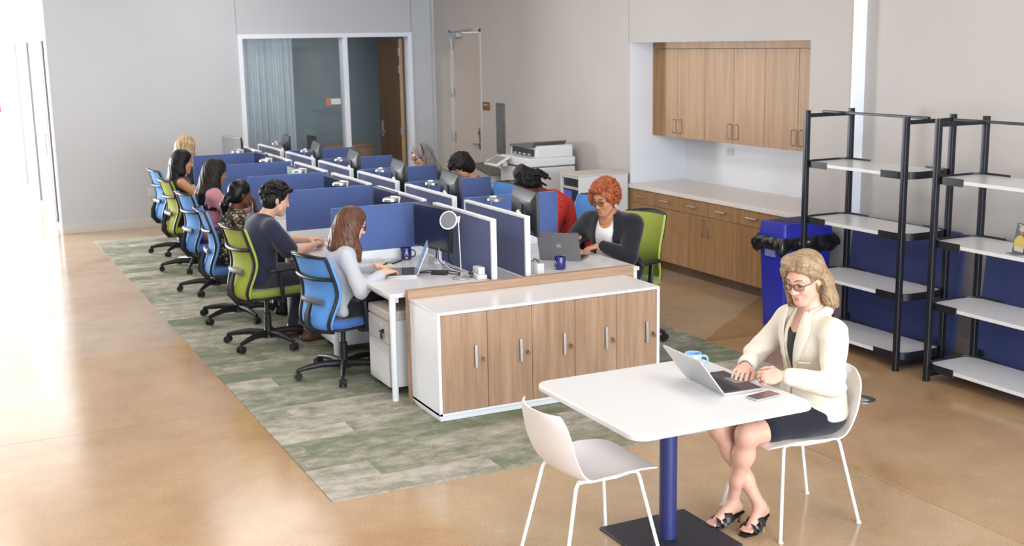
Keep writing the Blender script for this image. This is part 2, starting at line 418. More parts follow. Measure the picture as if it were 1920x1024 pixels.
# corridor storefront on x = 1.42, running away from the back wall corner
def storefront():
    sf = thing('window_2', 'bright storefront windows with dark metal mullions along the far corridor', None, (1.42, 20, 0)); sf['kind'] = 'structure'
    MB().box(1.42, 1.56, 16.505, 23.655, 2.49, CH-.002).build('header', mt['wall'], sf)
    MB().box(1.40, 1.42, 16.352, 16.52, 0, CH).build('end_post', mt['trim'], sf)
    for y in (17.45, 20.15, 22.9):
        MB().box(1.44, 1.52, y-.1, y+.40, .02, 2.49).build('mullion', mt['grey'], sf, bevel=.004)
        MB().box(1.425, 1.44, y+.02, y+.07, .02, 2.49).build('door_edge', mt['alu'], sf)
        MB().cyl((1.40, y+.05, .95), (1.40, y+.05, 1.25), .012).build('pull_handle', mt['steel'], sf, smooth=True)
    MB().box(1.44, 1.52, 16.5, 23.6, 0, .04).build('sill', mt['alu'], sf)
    for a, b in ((16.5, 17.35), (17.85, 20.05), (20.55, 22.8), (23.3, 23.6)):
        MB().box(1.475, 1.485, a, b, .04, 2.49).build('pane', mt['glass2'], sf)
storefront()
# outdoor court seen (white) through the storefront
mt['court'] = M('court_concrete', srgb(235, 234, 230), .9)
struct(MB().box(1.56, 2.86, 16.52, 24, -.1, -.001).build('floor_court', mt['court']))
struct(MB().box(2.86, 2.98, 16.52, 24, 0, CH).build('wall_court', mt['wall']))
# fire alarm on the far wall
fa = thing('fire_alarm', 'small red fire alarm box on the far corridor wall', 'fire alarm', (1.115, 23.66, 1.25))
MB().box(1.06, 1.17, 23.61, 23.66, 1.27, 1.40).build('body', M('alarm_red', srgb(205, 60, 60), .4), fa, bevel=.006)
MB().box(1.08, 1.15, 23.602, 23.61, 1.30, 1.33).build('pull_bar', mt['trim'], fa, bevel=.002)
# ---- glazed office front in the back wall
def office():
    wnd = thing('window_1', 'white framed interior glass wall of the back office', None, (4.6, YB, 0)); wnd['kind'] = 'structure'
    fw = mt['trim']
    MB().box(3.85, 3.91, YB-.03, YB+.15, 0, 2.53).build('jamb', fw, wnd, bevel=.003)
    MB().box(6.31, 6.37, YB-.03, YB+.15, 0, 2.53).build('jamb', fw, wnd, bevel=.003)
    MB().box(5.325, 5.395, YB-.03, YB+.15, 0, 2.47).build('mullion', fw, wnd, bevel=.003)
    MB().box(3.91, 6.31, YB-.03, YB+.15, 2.47, 2.53).build('head', fw, wnd, bevel=.003)
    MB().box(3.91, 5.325, YB-.02, YB+.12, 0, .09).build('sill', fw, wnd, bevel=.003)
    MB().box(3.91, 5.325, YB+.05, YB+.058, .09, 2.47).build('pane', mt['glass'], wnd)
    sg = thing('glass_notice', 'small white and orange notice stuck on the office glass', 'notice', (5.2, YB+.045, 1.55))
    MB().box(5.14, 5.28, YB+.042, YB+.049, 1.54, 1.62).build('white_card', mt['white'], sg)
    MB().box(5.07, 5.14, YB+.042, YB+.049, 1.53, 1.63).build('orange_tab', M('notice_orange', srgb(196, 128, 82), .5), sg)
    # room behind
    om = M('office_wall_teal', srgb(156, 166, 168), .8)
    m = MB().box(3.0, 7.2, 19.8, 19.9, 0, 3.0).box(7.1, 7.2, 16.5, 19.9, 0, 3).box(2.99, 3.06, 16.5, 19.9, 0, 3).box(2.99, 7.2, 16.5, 19.9, 3.0, 3.1)
    struct(m.build('wall_office', om))
    struct(MB().box(3.0, 7.1, 16.5, 19.85, -.02, .001).build('floor_office', M('office_carpet', srgb(70, 74, 74), .95)))
    cu = thing('curtain', 'pale teal full height pleated curtain behind the office glass', 'curtain', (4.25, 16.75, 0))
    def f(u, v):
        x = 3.93 + .78*u; return (x, 16.78 + .035*math.sin(u*2*PI*9) + .012*math.sin(u*41+v*2), .04 + 2.62*v)
    MB().sheet(f, 120, 4, .006).build('cloth', M('curtain_cloth', srgb(228, 232, 236), .85, noise=(30, .05)), cu, smooth=True, angle=80)
    MB().cyl((3.9, 16.78, 2.68), (5.3, 16.78, 2.68), .012).build('rail', mt['steel'], cu, smooth=True)
    # open wooden door leaf
    d = thing('door_2', 'dark wood office door standing open with steel lever', None, (6.26, 16.5, 0)); d['kind'] = 'structure'
    MB().box(6.225, 6.27, 16.5, 17.42, .02, 2.44).build('leaf', mt['doorw'], d, bevel=.002)
    MB().box(6.222, 6.272, 16.494, 16.5, .02, 2.44).build('edge_strip', M('door_edge_oak', srgb(176, 138, 96), .5), d)
    for z in (.25, 1.05, 1.95, 2.2):
        MB().box(6.215, 6.225, 16.47, 16.53, z, z+.11).build('hinge', mt['alu'], d)
    MB().box(6.212, 6.225, 17.28, 17.33, .98, 1.22).cyl((6.20, 17.30, 1.06), (6.20, 17.16, 1.06), .011).cyl((6.2, 17.3, 1.06), (6.22, 17.3, 1.06), .012).build('lever', mt['steel'], d, smooth=True)
    # dark cupboard, low credenza and a tall dark cabinet in the office
    c = thing('credenza', 'low walnut credenza inside the dark office doorway', 'cabinet', (5.9, 18.7, 0))
    MB().box(5.65, 6.5, 18.5, 18.95, .06, .74).build('body', mt['lockw'], c, bevel=.003)
    MB().box(5.63, 6.52, 18.48, 18.97, .74, .77).build('top', mt['lockw'], c, bevel=.003)
    for x in (5.66, 5.94, 6.22): MB().box(x, x+.27, 18.485, 18.5, .08, .72).build('door', mt['lockw'], c, bevel=.002)
    c = thing('office_chair', 'dark task chair inside the back office behind the doorway', 'chair', (5.55, 18.2, 0))
    MB().box(5.35, 5.75, 18.0, 18.4, .42, .50).build('seat', mt['black'], c, bevel=.03)
    MB().box(5.33, 5.38, 18.0, 18.4, .55, .98).build('backrest', mt['black'], c, bevel=.02)
    MB().cyl((5.55, 18.2, .08), (5.55, 18.2, .43), .03).build('column', mt['black'], c)
    for k in range(5):
        a = 2*PI*k/5
        MB().cyl((5.55, 18.2, .10), (5.55+.3*math.cos(a), 18.2+.3*math.sin(a), .05), .02, .015).sphere((5.55+.3*math.cos(a), 18.2+.3*math.sin(a), .03), .03, 8).build('leg', mt['black'], c)
    c = thing('wall_cabinet', 'dark grey hanging cupboard on the office back wall', 'cabinet', (4.75, 19.6, 1.6))
    MB().box(4.55, 5.2, 19.45, 19.8, 1.55, 2.35).build('body', M('office_dark_cabinet', srgb(64, 70, 70), .6), c, bevel=.004)
    for x in (4.56, 4.885): MB().box(x, x+.315, 19.435, 19.45, 1.56, 2.34).build('door', M('office_cabinet_door', srgb(72, 79, 79), .6), c, bevel=.003)
office()
# ---- door in the right wall
def side_door():
    dm = M('door_paint', srgb(200, 188, 180), .55)
    fm = M('door_frame_paint', srgb(206, 198, 190), .5)
    d = thing('door_1', 'beige flush door with closer, three hinges and lever lock', None, (XR, 15.2, 0)); d['kind'] = 'structure'
    y0, y1 = 14.66, 15.72
    MB().box(XR+.03, XR+.07, y0+.05, y1-.05, .01, 2.50).build('leaf', dm, d, bevel=.002)
    for a, b, z0, z1 in ((y0, y0+.05, 0, 2.55), (y1-.05, y1, 0, 2.55), (y0, y1, 2.505, 2.555)):
        MB().box(XR-.012, XR+.1, a, b, z0, z1).build('frame', fm, d, bevel=.003)
    for z in (.28, 1.0, 1.62, 2.28):
        MB().box(XR-.02, XR+.02, y1-.075, y1-.035, z, z+.13).build('hinge', mt['alu'], d, bevel=.004)
    MB().box(XR-.045, XR+.03, y1-.36, y1-.10, 2.44, 2.51).build('closer', mt['alu'], d, bevel=.006)
    MB().cyl((XR-.03, y1-.12, 2.52), (XR-.03, y0+.2, 2.545), .01).build('closer_arm', mt['alu'], d)
    MB().box(XR+.005, XR+.03, y0+.085, y0+.145, .93, 1.22).build('lock_plate', mt['steel'], d, bevel=.004)
    MB().cyl((XR-.03, y0+.115, 1.0), (XR+.01, y0+.115, 1.0), .013).cyl((XR-.03, y0+.115, 1.0), (XR-.03, y0+.27, 1.0), .011).build('lever', mt['steel'], d, smooth=True)
    MB().cyl((XR-.012, y0+.115, 1.16), (XR+.01, y0+.115, 1.16), .024, n=16).build('cylinder', mt['steel'], d, smooth=True)
side_door()
pl = thing('room_sign', 'small brown room sign plaque beside the beige door', 'sign', (XR, 14.5, 1.47))
MB().box(XR-.012, XR, 14.42, 14.62, 1.475, 1.585).build('plate', M('plaque_brown', srgb(128, 84, 52), .5), pl, bevel=.003)
MB().box(XR-.015, XR-.012, 14.45, 14.59, 1.535, 1.56).build('insert', M('plaque_insert', srgb(190, 160, 120), .5), pl)
ep = thing('electrical_panel', 'tall flush grey electrical panel cover on the right wall', 'panel', (XR, 14.08, .9))
MB().box(XR-.022, XR, 13.96, 14.19, .93, 1.585).build('cover', M('panel_grey', srgb(112, 113, 114), .5, .2), ep, bevel=.003)
MB().box(XR-.026, XR-.022, 13.985, 14.165, .96, 1.555).build('panel_door', M('panel_grey_door', srgb(120, 121, 122), .5, .2), ep, bevel=.002)
MB().box(XR-.034, XR-.026, 14.14, 14.155, 1.22, 1.28).build('latch', mt['steel'], ep)
def outlet(name_label, c, axis):
    t = thing('wall_outlet', name_label, 'outlet', c)
    x, y, z = c
    if axis == 'y':
        MB().box(x-.04, x+.04, y-.006, y, z-.06, z+.06).build('plate', mt['white'], t, bevel=.002)
        for dz in (-.028, .028): MB().box(x-.016, x+.016, y-.009, y-.006, z+dz-.014, z+dz+.014).build('socket', mt['lgrey'], t, bevel=.002)
    else:
        MB().box(x-.006, x, y-.06, y+.06, z-.04, z+.04).build('plate', mt['white'], t, bevel=.002)
        for dy in (-.028, .028): MB().box(x-.009, x-.006, y+dy-.014, y+dy+.014, z-.016, z+.016).build('socket', mt['lgrey'], t, bevel=.002)
outlet('white outlet plate low on the back wall behind the far chairs', (2.56, YB, .47), 'y')
outlet('white double outlet plate on the wall above the counter', (XR+.70, 10.05, 1.21), 'x')
# ---- carpet of plank tiles
def carpet():
    c = thing('carpet', 'green and beige plank carpet under the desk island', 'carpet', (3.53, 10.6, 0))
    x0, x1, y0, y1 = 1.70, 5.37, 5.73, 15.52
    meshes = {}
    def tile(a, b, ya, yb):
        key = (round(b-a, 3), round(yb-ya, 3))
        if key not in meshes:
            w2, d2 = (b-a)/2-.0007, (yb-ya)/2-.0007
            me = MB().box(-w2, w2, -d2, d2, 0, .007).mesh('carpet_tile'); me.materials.append(mt['carpet']); meshes[key] = me
        o = bpy.data.objects.new('carpet_tile', meshes[key]); link(o, c)
        o.location = ((a+b)/2-3.53, (ya+yb)/2-10.6, 0)
    n = int(round((y1-y0)/.25)); dy = (y1-y0)/n
    for j in range(n):
        off = (j*.37) % 1.0
        a = x0
        while a < x1-.01:
            b = min(x1, x0 + math.floor(a-x0-off+1e-6) + 1 + off if a > x0 or off > .05 else a+1.0)
            if a == x0 and off > .05: b = x0+off
            if b - a < .04: b = min(x1, b+1.0)
            tile(a, b, y0+j*dy, y0+(j+1)*dy); a = b
carpet()

# ------------------------------------------------------------------ lockers by the near end of the desks
def lockers():
    X0, X1, Y0, Y1, Z = 2.706, 4.345, 6.67, 7.14, .7155
    t = thing('locker_bank', 'white five-door locker bank with walnut fronts at the near desk end', 'locker', (3.52, 6.9, 0))
    MB().box(X0, X0+.022, Y0, Y1, .03, Z-.02).build('side_panel', mt['whitem'], t, bevel=.0015)
    MB().box(X1-.022, X1, Y0, Y1, .03, Z-.02).build('side_panel', mt['whitem'], t, bevel=.0015)
    MB().box(X0, X1, Y0-.002, Y1, Z-.02, Z).build('top', mt['white'], t, bevel=.002)
    MB().box(X0+.022, X1-.022, Y1-.02, Y1, .03, Z-.02).build('back', mt['whitem'], t)
    MB().box(X0+.01, X1-.01, Y0+.012, Y1-.01, .0075, .045).build('plinth', mt['whitem'], t, bevel=.002)
    MB().box(X0, X1, Y0, Y1, .045, .06).build('bottom', mt['whitem'], t)
    w = (X1-X0-.044)/5
    for i in range(5):
        a = X0+.022+i*w
        d = MB().box(a+.0015, a+w-.0015, Y0-.001, Y0+.018, .0615, Z-.022).build('door', mt['lockw'], t, bevel=.0012)
        MB().box(a+w*.70, a+w*.70+.018, Y0-.022, Y0-.012, .335, .485).box(a+w*.70+.004, a+w*.70+.014, Y0-.013, Y0, .345, .36).box(a+w*.70+.004, a+w*.70+.014, Y0-.013, Y0, .46, .475).build('handle', mt['alu'], d, bevel=.002)
        x = a+w*.885
        MB().cyl((x, Y0-.010, .40), (x, Y0, .40), .012, n=14).build('lock', mt['steel'], d, smooth=True)
        MB().box(x-.0015, x+.0015, Y0-.028, Y0-.010, .394, .406).prism([(x+.011*math.cos(q*PI/5), .383+.012*math.sin(q*PI/5)) for q in range(10)], Y0-.03, Y0-.027, 'xz').build('key', mt['brass'], d)
    p = thing('end_panel', 'walnut end panel standing between lockers and desks', 'panel', (3.56, 7.17, 0))
    MB().box(2.70, 4.43, 7.145, 7.20, .0075, .772).build('board', mt['panelw'], p, bevel=.0015)
lockers()

# ------------------------------------------------------------------ recess cupboards
def cupboards():
    YA, YZ = 8.005, 10.88
    w = (YZ-YA)/6
    lab = ['at the far end of the counter', 'in the middle of the counter', 'at the near end behind the bin']
    def pull(p, a, b): return MB().tube([(XR-.008, *a), (XR-.038, *a), (XR-.038, *b), (XR-.008, *b)], .006, 8).build('handle', mt['steel'], p, smooth=True)
    for u in range(3):
        y1 = YZ-u*2*w; y0 = y1-2*w
        t = thing('base_cabinet', 'oak base cabinet with drawers above doors ' + lab[u], 'cabinet', (XR+.3, (y0+y1)/2, 0), group='oak base cabinets')
        MB().box(XR+.012, XR+.68, y0+.003, y1-.001, .1, .805).build('body', mt['cabw'], t)
        MB().box(XR+.06, XR+.66, y0+.001, y1-.001, 0, .1).build('toe_kick', mt['doorw'], t)
        for k in range(2):
            a, b = y0+k*w+.002, y0+(k+1)*w-.002
            d = MB().box(XR-.008, XR+.012, a, b, .655, .803).build('drawer', mt['cabw'], t, bevel=.0015)
            pull(d, ((a+b)/2-.075, .735), ((a+b)/2+.075, .735))
            d = MB().box(XR-.008, XR+.012, a, b, .104, .651).build('door', mt['cabw'], t, bevel=.0015)
            yh = b-.05 if k == 0 else a+.05
            pull(d, (yh, .47), (yh, .62))
    t = thing('countertop', 'long white countertop over the oak base cabinets', 'countertop', (XR+.3, 9.44, .81))
    MB().box(XR-.03, XR+.70, YA+.003, YZ-.008, .806, .85).build('slab', M('counter_solid_surface', srgb(238, 232, 226), .35, noise=(80, .02)), t, bevel=.003)
    lab = ['nearest the recess left side', 'above the middle of the counter', 'nearest the black shelves']
    X = XR+.28
    for u in range(3):
        y1 = YZ-u*2*w-.0; y0 = y1-2*w
        t = thing('wall_cupboard', 'oak wall cupboard with two tall doors ' + lab[u], 'cupboard', (X+.17, (y0+y1)/2, 1.355), group='oak wall cupboards')
        MB().box(X+.02, XR+.70, y0+.001, y1-.001, 1.358, 2.262).build('body', mt['cabw'], t)
        for k in range(2):
            a, b = y0+k*w+.002, y0+(k+1)*w-.002
            d = MB().box(X, X+.02, a, b, 1.355, 2.262).build('door', mt['cabw'], t, bevel=.0015)
            yh = b-.05 if k == 0 else a+.05
            MB().tube([(X, yh, 1.40), (X-.032, yh, 1.40), (X-.032, yh, 1.54), (X, yh, 1.54)], .006, 8).build('handle', mt['steel'], d, smooth=True)
        MB().box(X, X+.02, y0+.001, y1-.001, 2.266, 2.333).build('filler_strip', mt['cabw'], t)
cupboards()
# ------------------------------------------------------------------ desk island
Y0D, PW, ZD = 7.222, 1.285, .743
ST = [Y0D + PW*(k+.5) for k in range(6)]
NTH = ['nearest the lockers', 'second from the lockers', 'third from the lockers', 'fourth from the lockers', 'fifth from the lockers', 'farthest from the lockers']
def desks():
    for side in (0, 1):
        for k in range(6):
            ya, yb = Y0D+PW*k+.002, Y0D+PW*(k+1)-.002
            xa, xb = (2.60, 3.39) if side == 0 else (3.72, 4.53)
            t = thing('desk', 'white workstation desk in the %s row, %s' % (('left', 'right')[side], NTH[k]), 'desk', ((xa+xb)/2, ST[k], 0), group='island desks')
            MB().box(xa, xb, ya, yb, ZD-.028, ZD).build('desktop', mt['white'], t, bevel=.003)
            lx = [xa+.028, xb-.028]
            for x in lx:
                for y in ([ya+.03] if k < 5 else [ya+.03, yb-.03]):
                    MB().lathe([(.022, 0), (.022, ZD-.028)], (x, y, .0075), 16).build('leg', mt['whitem'], t, smooth=True)
            for bx in (xa+.05, xb-.08): MB().box(bx, bx+.03, ya+.05, yb, ZD-.07, ZD-.028).build('beam', mt['whitem'], t)
            mo = mt['whitem']
    # cable spine between the two rows
    t = thing('cable_spine', 'white cable trough running between the two desk rows', 'cable tray', (3.555, 11.1, .4))
    MB().box(3.395, 3.45, Y0D+.03, Y0D+PW*6-.03, .60, .728).build('rail', mt['whitem'], t, bevel=.002)
    MB().box(3.66, 3.715, Y0D+.03, Y0D+PW*6-.03, .60, .728).build('rail', mt['whitem'], t, bevel=.002)
    MB().box(3.45, 3.66, Y0D+.03, Y0D+PW*6-.03, .58, .60).build('tray', mt['lgrey'], t)
    for y in [Y0D+.1+PW*k for k in range(7)]: MB().box(3.53, 3.58, y-.02 if y < 14.9 else y-.14, y+.03 if y < 14.9 else y-.09, .0075, .58).build('support', mt['whitem'], t)
desks()
def screens():
    sides = [('left', 3.405, 3.445), ('right', 3.667, 3.707)]
    for nm, xa, xb in sides:
        for k in range(6):
            ya, yb = Y0D+PW*k+.125, Y0D+PW*k+1.19
            t = thing('desk_screen', 'shade-darkened blue fabric divider in a white frame, %s spine row, %s' % (nm, NTH[k]), 'screen', ((xa+xb)/2, ST[k], ZD), group='spine dividers')
            z0, z1 = .73, 1.164
            MB().box(xa, xb, ya, ya+.022, z0, z1).build('frame_post', mt['whitem'], t, bevel=.003)
            MB().box(xa, xb, yb-.022, yb, z0, z1).build('frame_post', mt['whitem'], t, bevel=.003)
            MB().box(xa, xb, ya+.022, yb-.022, z1-.018, z1).build('top_rail', mt['whitem'], t, bevel=.002)
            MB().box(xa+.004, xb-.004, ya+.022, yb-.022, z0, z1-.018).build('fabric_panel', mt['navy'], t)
    for nm, xa, xb in (('left', 2.625, 3.40), ('right', 3.712, 4.54)):
        for k in range(1, 6):
            y = Y0D+PW*k
            t = thing('privacy_panel', 'blue fabric side divider across the %s row, %s' % (nm, ['first', 'second', 'third', 'fourth', 'fifth'][k-1] + ' from the lockers'), 'screen', ((xa+xb)/2, y, ZD), group='side dividers')
            MB().box(xa, xb, y-.011, y+.011, ZD+.076, 1.164).build('fabric_panel', mt['blue'], t, bevel=.003)
            MB().box(xa+.02, xb-.01, y-.009, y+.009, ZD+.001, ZD+.076).build('base_rail', mt['whitem'], t, bevel=.002)
screens()
def pedestal(k, x0, label):
    y0 = Y0D+PW*k+.13
    t = thing('pedestal', label, 'drawer unit', (x0+.27, y0+.2, .0075), group='mobile pedestals')
    x1, y1 = x0+.52, y0+.40
    MB().box(x0+.012, x1, y0, y1, .065, .53).build('body', mt['whitem'], t, bevel=.003)
    MB().box(x0-.004, x1, y0-.002, y1+.002, .53, .595).build('seat_cushion', M('pedestal_cushion', srgb(206, 199, 190), .85, noise=(120, .06)), t, bevel=.012, seg=3)
    for z0, z1 in ((.37, .525), (.07, .366)):
        d = MB().box(x0-.004, x0+.012, y0+.004, y1-.004, z0, z1).build('drawer', mt['lgrey'], t, bevel=.002)
        MB().box(x0-.007, x0-.003, y0+.12, y1-.12, z1-.055, z1-.025).build('handle', mt['white'], d, bevel=.002)
    for x in (x0+.06, x1-.06):
        for y in (y0+.05, y1-.05):
            MB().cyl((x, y-.012, .0345), (x, y+.012, .0345), .027, n=12).box(x-.008, x+.008, y-.008, y+.008, .0345, .066).build('caster', mt['black'], t, smooth=True)
    if k == 0:
        MB().cyl((x0-.016, y0+.09, .45), (x0-.004, y0+.09, .45), .014, n=12).tube([(x0-.016, y0+.09, .45), (x0-.03, y0+.10, .452), (x0-.032, y0+.07, .45), (x0-.03, y0+.05, .446)], .006, 6).box(x0-.026, x0-.016, y0+.085, y0+.107, .395, .435).build('lock_with_keys', mt['black'], t)
pedestal(0, 2.63, 'white two-drawer pedestal with beige cushion beside the locker end')
pedestal(1, 2.66, 'white two-drawer pedestal under the left desk second from lockers')
pedestal(2, 2.78, 'white two-drawer pedestal under the left desk third from lockers')

def monitor(side, k, dy=0, zc=1.03, yaw=0, lit=None, x=None):
    x = x if x is not None else (3.255 if side == 0 else 3.90)
    y = ST[k]+dy
    nm = ('left', 'right')[side]
    t = thing('monitor', 'black flat monitor on white arm, %s desk row, %s' % (nm, NTH[k]), 'monitor', (x, y, ZD), (PI if side == 0 else 0)+math.radians(yaw), group='desk monitors')
    # local: screen faces +X
    W, Hh = .53, .325; z = zc-ZD
    L(MB().prism(rrect(-W/2, W/2, z-Hh/2, z+Hh/2, .008, 3), -.012, .010, 'yz'), 'bezel', mt['black'], t, bevel=.002)
    L(MB().box(.010, .0115, -W/2+.01, W/2-.01, z-Hh/2+.018, z+Hh/2-.01), 'display', lit or mt['screen'], t)
    # sloped rear housing
    a = [(-.012, -W/2+.004, z-Hh/2+.01), (-.012, W/2-.004, z-Hh/2+.01), (-.012, W/2-.004, z+Hh/2-.004), (-.012, -W/2+.004, z+Hh/2-.004)]
    b = [(-.045, -W/2+.05, z-Hh/2+.05), (-.045, W/2-.05, z-Hh/2+.05), (-.045, W/2-.05, z+Hh/2-.07), (-.045, -W/2+.05, z+Hh/2-.07)]
    L(MB().add(a+b, [(0,1,5,4), (1,2,6,5), (2,3,7,6), (3,0,4,7), (4,5,6,7), (3,2,1,0)]), 'rear_housing', M('monitor_back', srgb(44, 45, 48), .4, noise=(30, .05)) if 'mback' not in mt else mt['mback'], t, bevel=.004)
    L(MB().box(-.058, -.045, -.06, .06, z-.06, z+.06), 'mount_plate', mt['black'], t, bevel=.003)
    ax = -.082
    L(MB().cyl((ax, -.05, .002), (ax, -.05, .20), .018, n=14).lathe([(.045, 0), (.045, .012)], (ax, -.05, .001), 16).tube([(ax, -.05, .19), (ax+.02, -.10, z-.03), (ax+.01, -.02, z), (-.058, 0, z)], .014, 10), 'arm', mt['whitem'], t, smooth=True)
    L(MB().tube([(-.05, .05, z-.06), (-.08, .08, z-.2), (-.07, .1, .05), (-.1, .12, .006)], .004, 6), 'cable', mt['black'], t, smooth=True)
    return t
mt['mback'] = M('monitor_back', srgb(46, 47, 50), .38, noise=(30, .05))
LIT = M('lit_display', srgb(150, 165, 160), .3, emit=(srgb(190, 205, 200), .35))
GREYD = M('sleeping_display', srgb(74, 74, 76), .55, emit=(srgb(110, 110, 112), .05), spec=.2)
monitor(0, 0, .19, 1.03, 8); monitor(0, 1, -.1, 1.05); monitor(0, 2, .0, 1.02); monitor(0, 3, -.02, 1.0, lit=LIT); monitor(0, 4, .05, 1.05); monitor(0, 5, .15, 1.14, 12, lit=GREYD)
for k in range(6): monitor(1, k, (-.07, .04, -.02, 0, .03, 0)[k], 1.135, -8)

def lamp(x, y, head, label, rot=0):
    t = thing('desk_lamp', label, 'lamp', (x, y, ZD), rot, group='desk lamps')
    L(MB().lathe([(.001, 0), (.062, 0), (.064, .006), (.062, .012), (.012, .016), (.006, .02)], (0, 0, .0005), 28), 'base', M('lamp_base_grey', srgb(178, 178, 176), .4, .5) if 'lampb' not in mt else mt['lampb'], t, smooth=True)
    L(MB().cyl((0, 0, .014), (-.012, 0, .43), .005), 'pole', mt['alu'], t, smooth=True)
    L(MB().cyl((0, 0, .05), (0, 0, .062), .011, n=10), 'pole_knob', mt['grey'], t, smooth=True)
    if head == 'tilt':
        c = Vector((-.07, .03, .415)); n = Vector((-.62, -.55, .30)).normalized()
    else:
        c = Vector((-.05, .05, .425)); n = Vector((.05, .02, -1)).normalized()
    u = n.orthogonal().normalized(); v = n.cross(u)
    def ring(mb, prof):
        vs = []; m = len(prof); q = 28
        for r, d in prof:
            for i in range(q):
                a = 2*PI*i/q; vs.append(c+u*(r*math.cos(a))+v*(r*math.sin(a))+n*d)
        fs = [(i*q+j, i*q+(j+1) % q, (i+1)*q+(j+1) % q, (i+1)*q+j) for i in range(m-1) for j in range(q)]
        fs += [tuple(range(q-1, -1, -1)), tuple((m-1)*q+j for j in range(q))]
        return mb.add(vs, fs)
    L(ring(MB(), [(.03, -.032), (.055, -.022), (.064, -.004), (.066, .010), (.060, .010)] if head == 'tilt' else [(.02, -.014), (.056, -.011), (.065, -.006), (.067, .010), (.060, .010)]), 'lamp_head', mt['whitem'] if head == 'tilt' else mt['steel'], t, smooth=True)
    L(ring(MB(), [(.058, .008), (.058, .0105)]), 'diffuser', mt['grey'] if head == 'tilt' else mt['white'], t)
    p = c-n*.02
    L(MB().tube([(-.012, 0, .40), (-.005, -.005, .44), tuple((Vector((-.005, 0, .44))+p)/2), tuple(p)], .008, 8), 'head_joint', mt['whitem'], t, smooth=True)
mt['lampb'] = M('lamp_base_grey', srgb(178, 178, 176), .4, .5)
lamp(3.226, 7.475, 'tilt', 'white desk lamp with tilted round head on the nearest left desk')
for k in range(1, 6): lamp(3.25, Y0D+PW*k+.20, 'flat', 'flat-headed desk lamp on the left row desk ' + NTH[k], .3)
for k in range(0, 6): lamp(3.86, Y0D+PW*k+1.12, 'flat', 'flat-headed desk lamp on the right row desk ' + NTH[k], 2.6)

# ------------------------------------------------------------------ shelves
def shelf_unit(yfar, ynear, label):
    xf, xb = 6.035, 6.47
    t = thing('shelf_unit', label, 'shelf', ((xf+xb)/2, (yfar+ynear)/2, 0), group='black metal shelves')
    r = .0205
    for x in (xf, xb):
        for y in (yfar, ynear):
            MB().prism(rrect(x-r, x+r, y-r, y+r, .008, 3), 0, 1.81, 'xy').build('post', mt['blackm'], t, smooth=True)
    ins = .035
    for y in (yfar, ynear):
        MB().box(xf+r, xb-r, y-.009, y+.009, 1.755, 1.785).build('end_bar', mt['blackm'], t, bevel=.003)
        MB().box(xf+r, xb-r, y-.007, y+.007, .03, .06).build('foot_bar', mt['blackm'], t, bevel=.002)
    xm = (xf+xb)/2-.04
    MB().box(xm-.015, xm+.015, ynear-.03, yfar+.03, 1.785, 1.803).build('ridge_bar', mt['blackm'], t, bevel=.003)
    for z in (1.40, .967, .535, .105):
        ya, yb = ynear-.012+ins, yfar+.012-ins
        xa, xc = xf+.005, xb-.005
        s = MB().prism(rrect(xa, xc, ynear-.028, yfar+.028, .10, 8), z-.012, z+.012, 'xy').build('shelf_board', mt['white'], t, bevel=.002)
        # wrap-around black end bands with round corners, on the outside of the board
        for sgn, yc in ((-1, ynear-.028), (1, yfar+.028)):
            R = .10; e = .004; pts = []
            y_in = yc - sgn*.26
            pts.append((xa-e, y_in))
            for i in range(7):
                a = PI*i/12
                pts.append((xa+R-(R+e)*math.cos(a), yc-sgn*R+sgn*(R+e)*math.sin(a)))
            for i in range(7):
                a = PI/2-PI*i/12
                pts.append((xc-R+(R+e)*math.cos(a), yc-sgn*R+sgn*(R+e)*math.sin(a)))
            pts.append((xc+e, y_in))
            m = MB(); vs = []
            for (px, py) in pts:
                vs += [(px, py, z-.026), (px, py, z+.026)]
            inner = []
            for (px, py) in pts:
                cx = min(max(px, xa), xc); cyv = py - sgn*e if py*sgn > (yc*sgn-1e-4) else py
                inner += [(px+(.0035 if px < (xa+xc)/2 else -.0035), py-sgn*.002, z-.026), (px+(.0035 if px < (xa+xc)/2 else -.0035), py-sgn*.002, z+.026)]
            n = len(pts); b = len(vs); vs += inner; fs = []
            for i in range(n-1):
                fs += [(2*i, 2*i+2, 2*i+3, 2*i+1), (b+2*i, b+2*i+1, b+2*i+3, b+2*i+2), (2*i+1, 2*i+3, b+2*i+3, b+2*i+1), (2*i, b+2*i, b+2*i+2, 2*i+2)]
            fs += [(0, 1, b+1, b), (2*n-2, b+2*n-2, b+2*n-1, 2*n-1)]
            m.add(vs, fs).build('end_band', mt['blackm'], t, smooth=True)
shelf_unit(7.225, 6.19, 'black metal open shelf with four white boards beside the blue bin')
shelf_unit(5.895, 4.75, 'black metal open shelf with four white boards at the right edge')
# stored divider panels leaning against the wall behind the shelves
pn = M('stored_panel_navy', srgb(50, 60, 112), .9, noise=(160, .1, 2), sheen=.3, spec=.2)
for i, (ya, yb, lab) in enumerate(((6.23, 7.40, 'large navy fabric panel leaning on the wall behind the left shelf'), (4.45, 6.02, 'large navy fabric panel leaning on the wall behind the right shelf'))):
    t = thing('stored_panel', lab, 'panel', (6.62, (ya+yb)/2, 0))
    me = MB(); out = rrect(ya, yb, 0, .93, .07, 6)
    vs = [(6.605+.09*z, y, z+.004) for y, z in out]+[(6.64+.09*z, y, z+.004) for y, z in out]; n = len(out)
    me.add(vs, [tuple(range(n)), tuple(range(2*n-1, n-1, -1))]+[(i, (i+1) % n, n+(i+1) % n, n+i) for i in range(n)])
    me.build('fabric_board', pn, t, bevel=.01)
    for y in (ya+.06, yb-.1): MB().box(6.575, 6.60, y, y+.03, .0, .14).build('bracket', mt['blackm'], t)
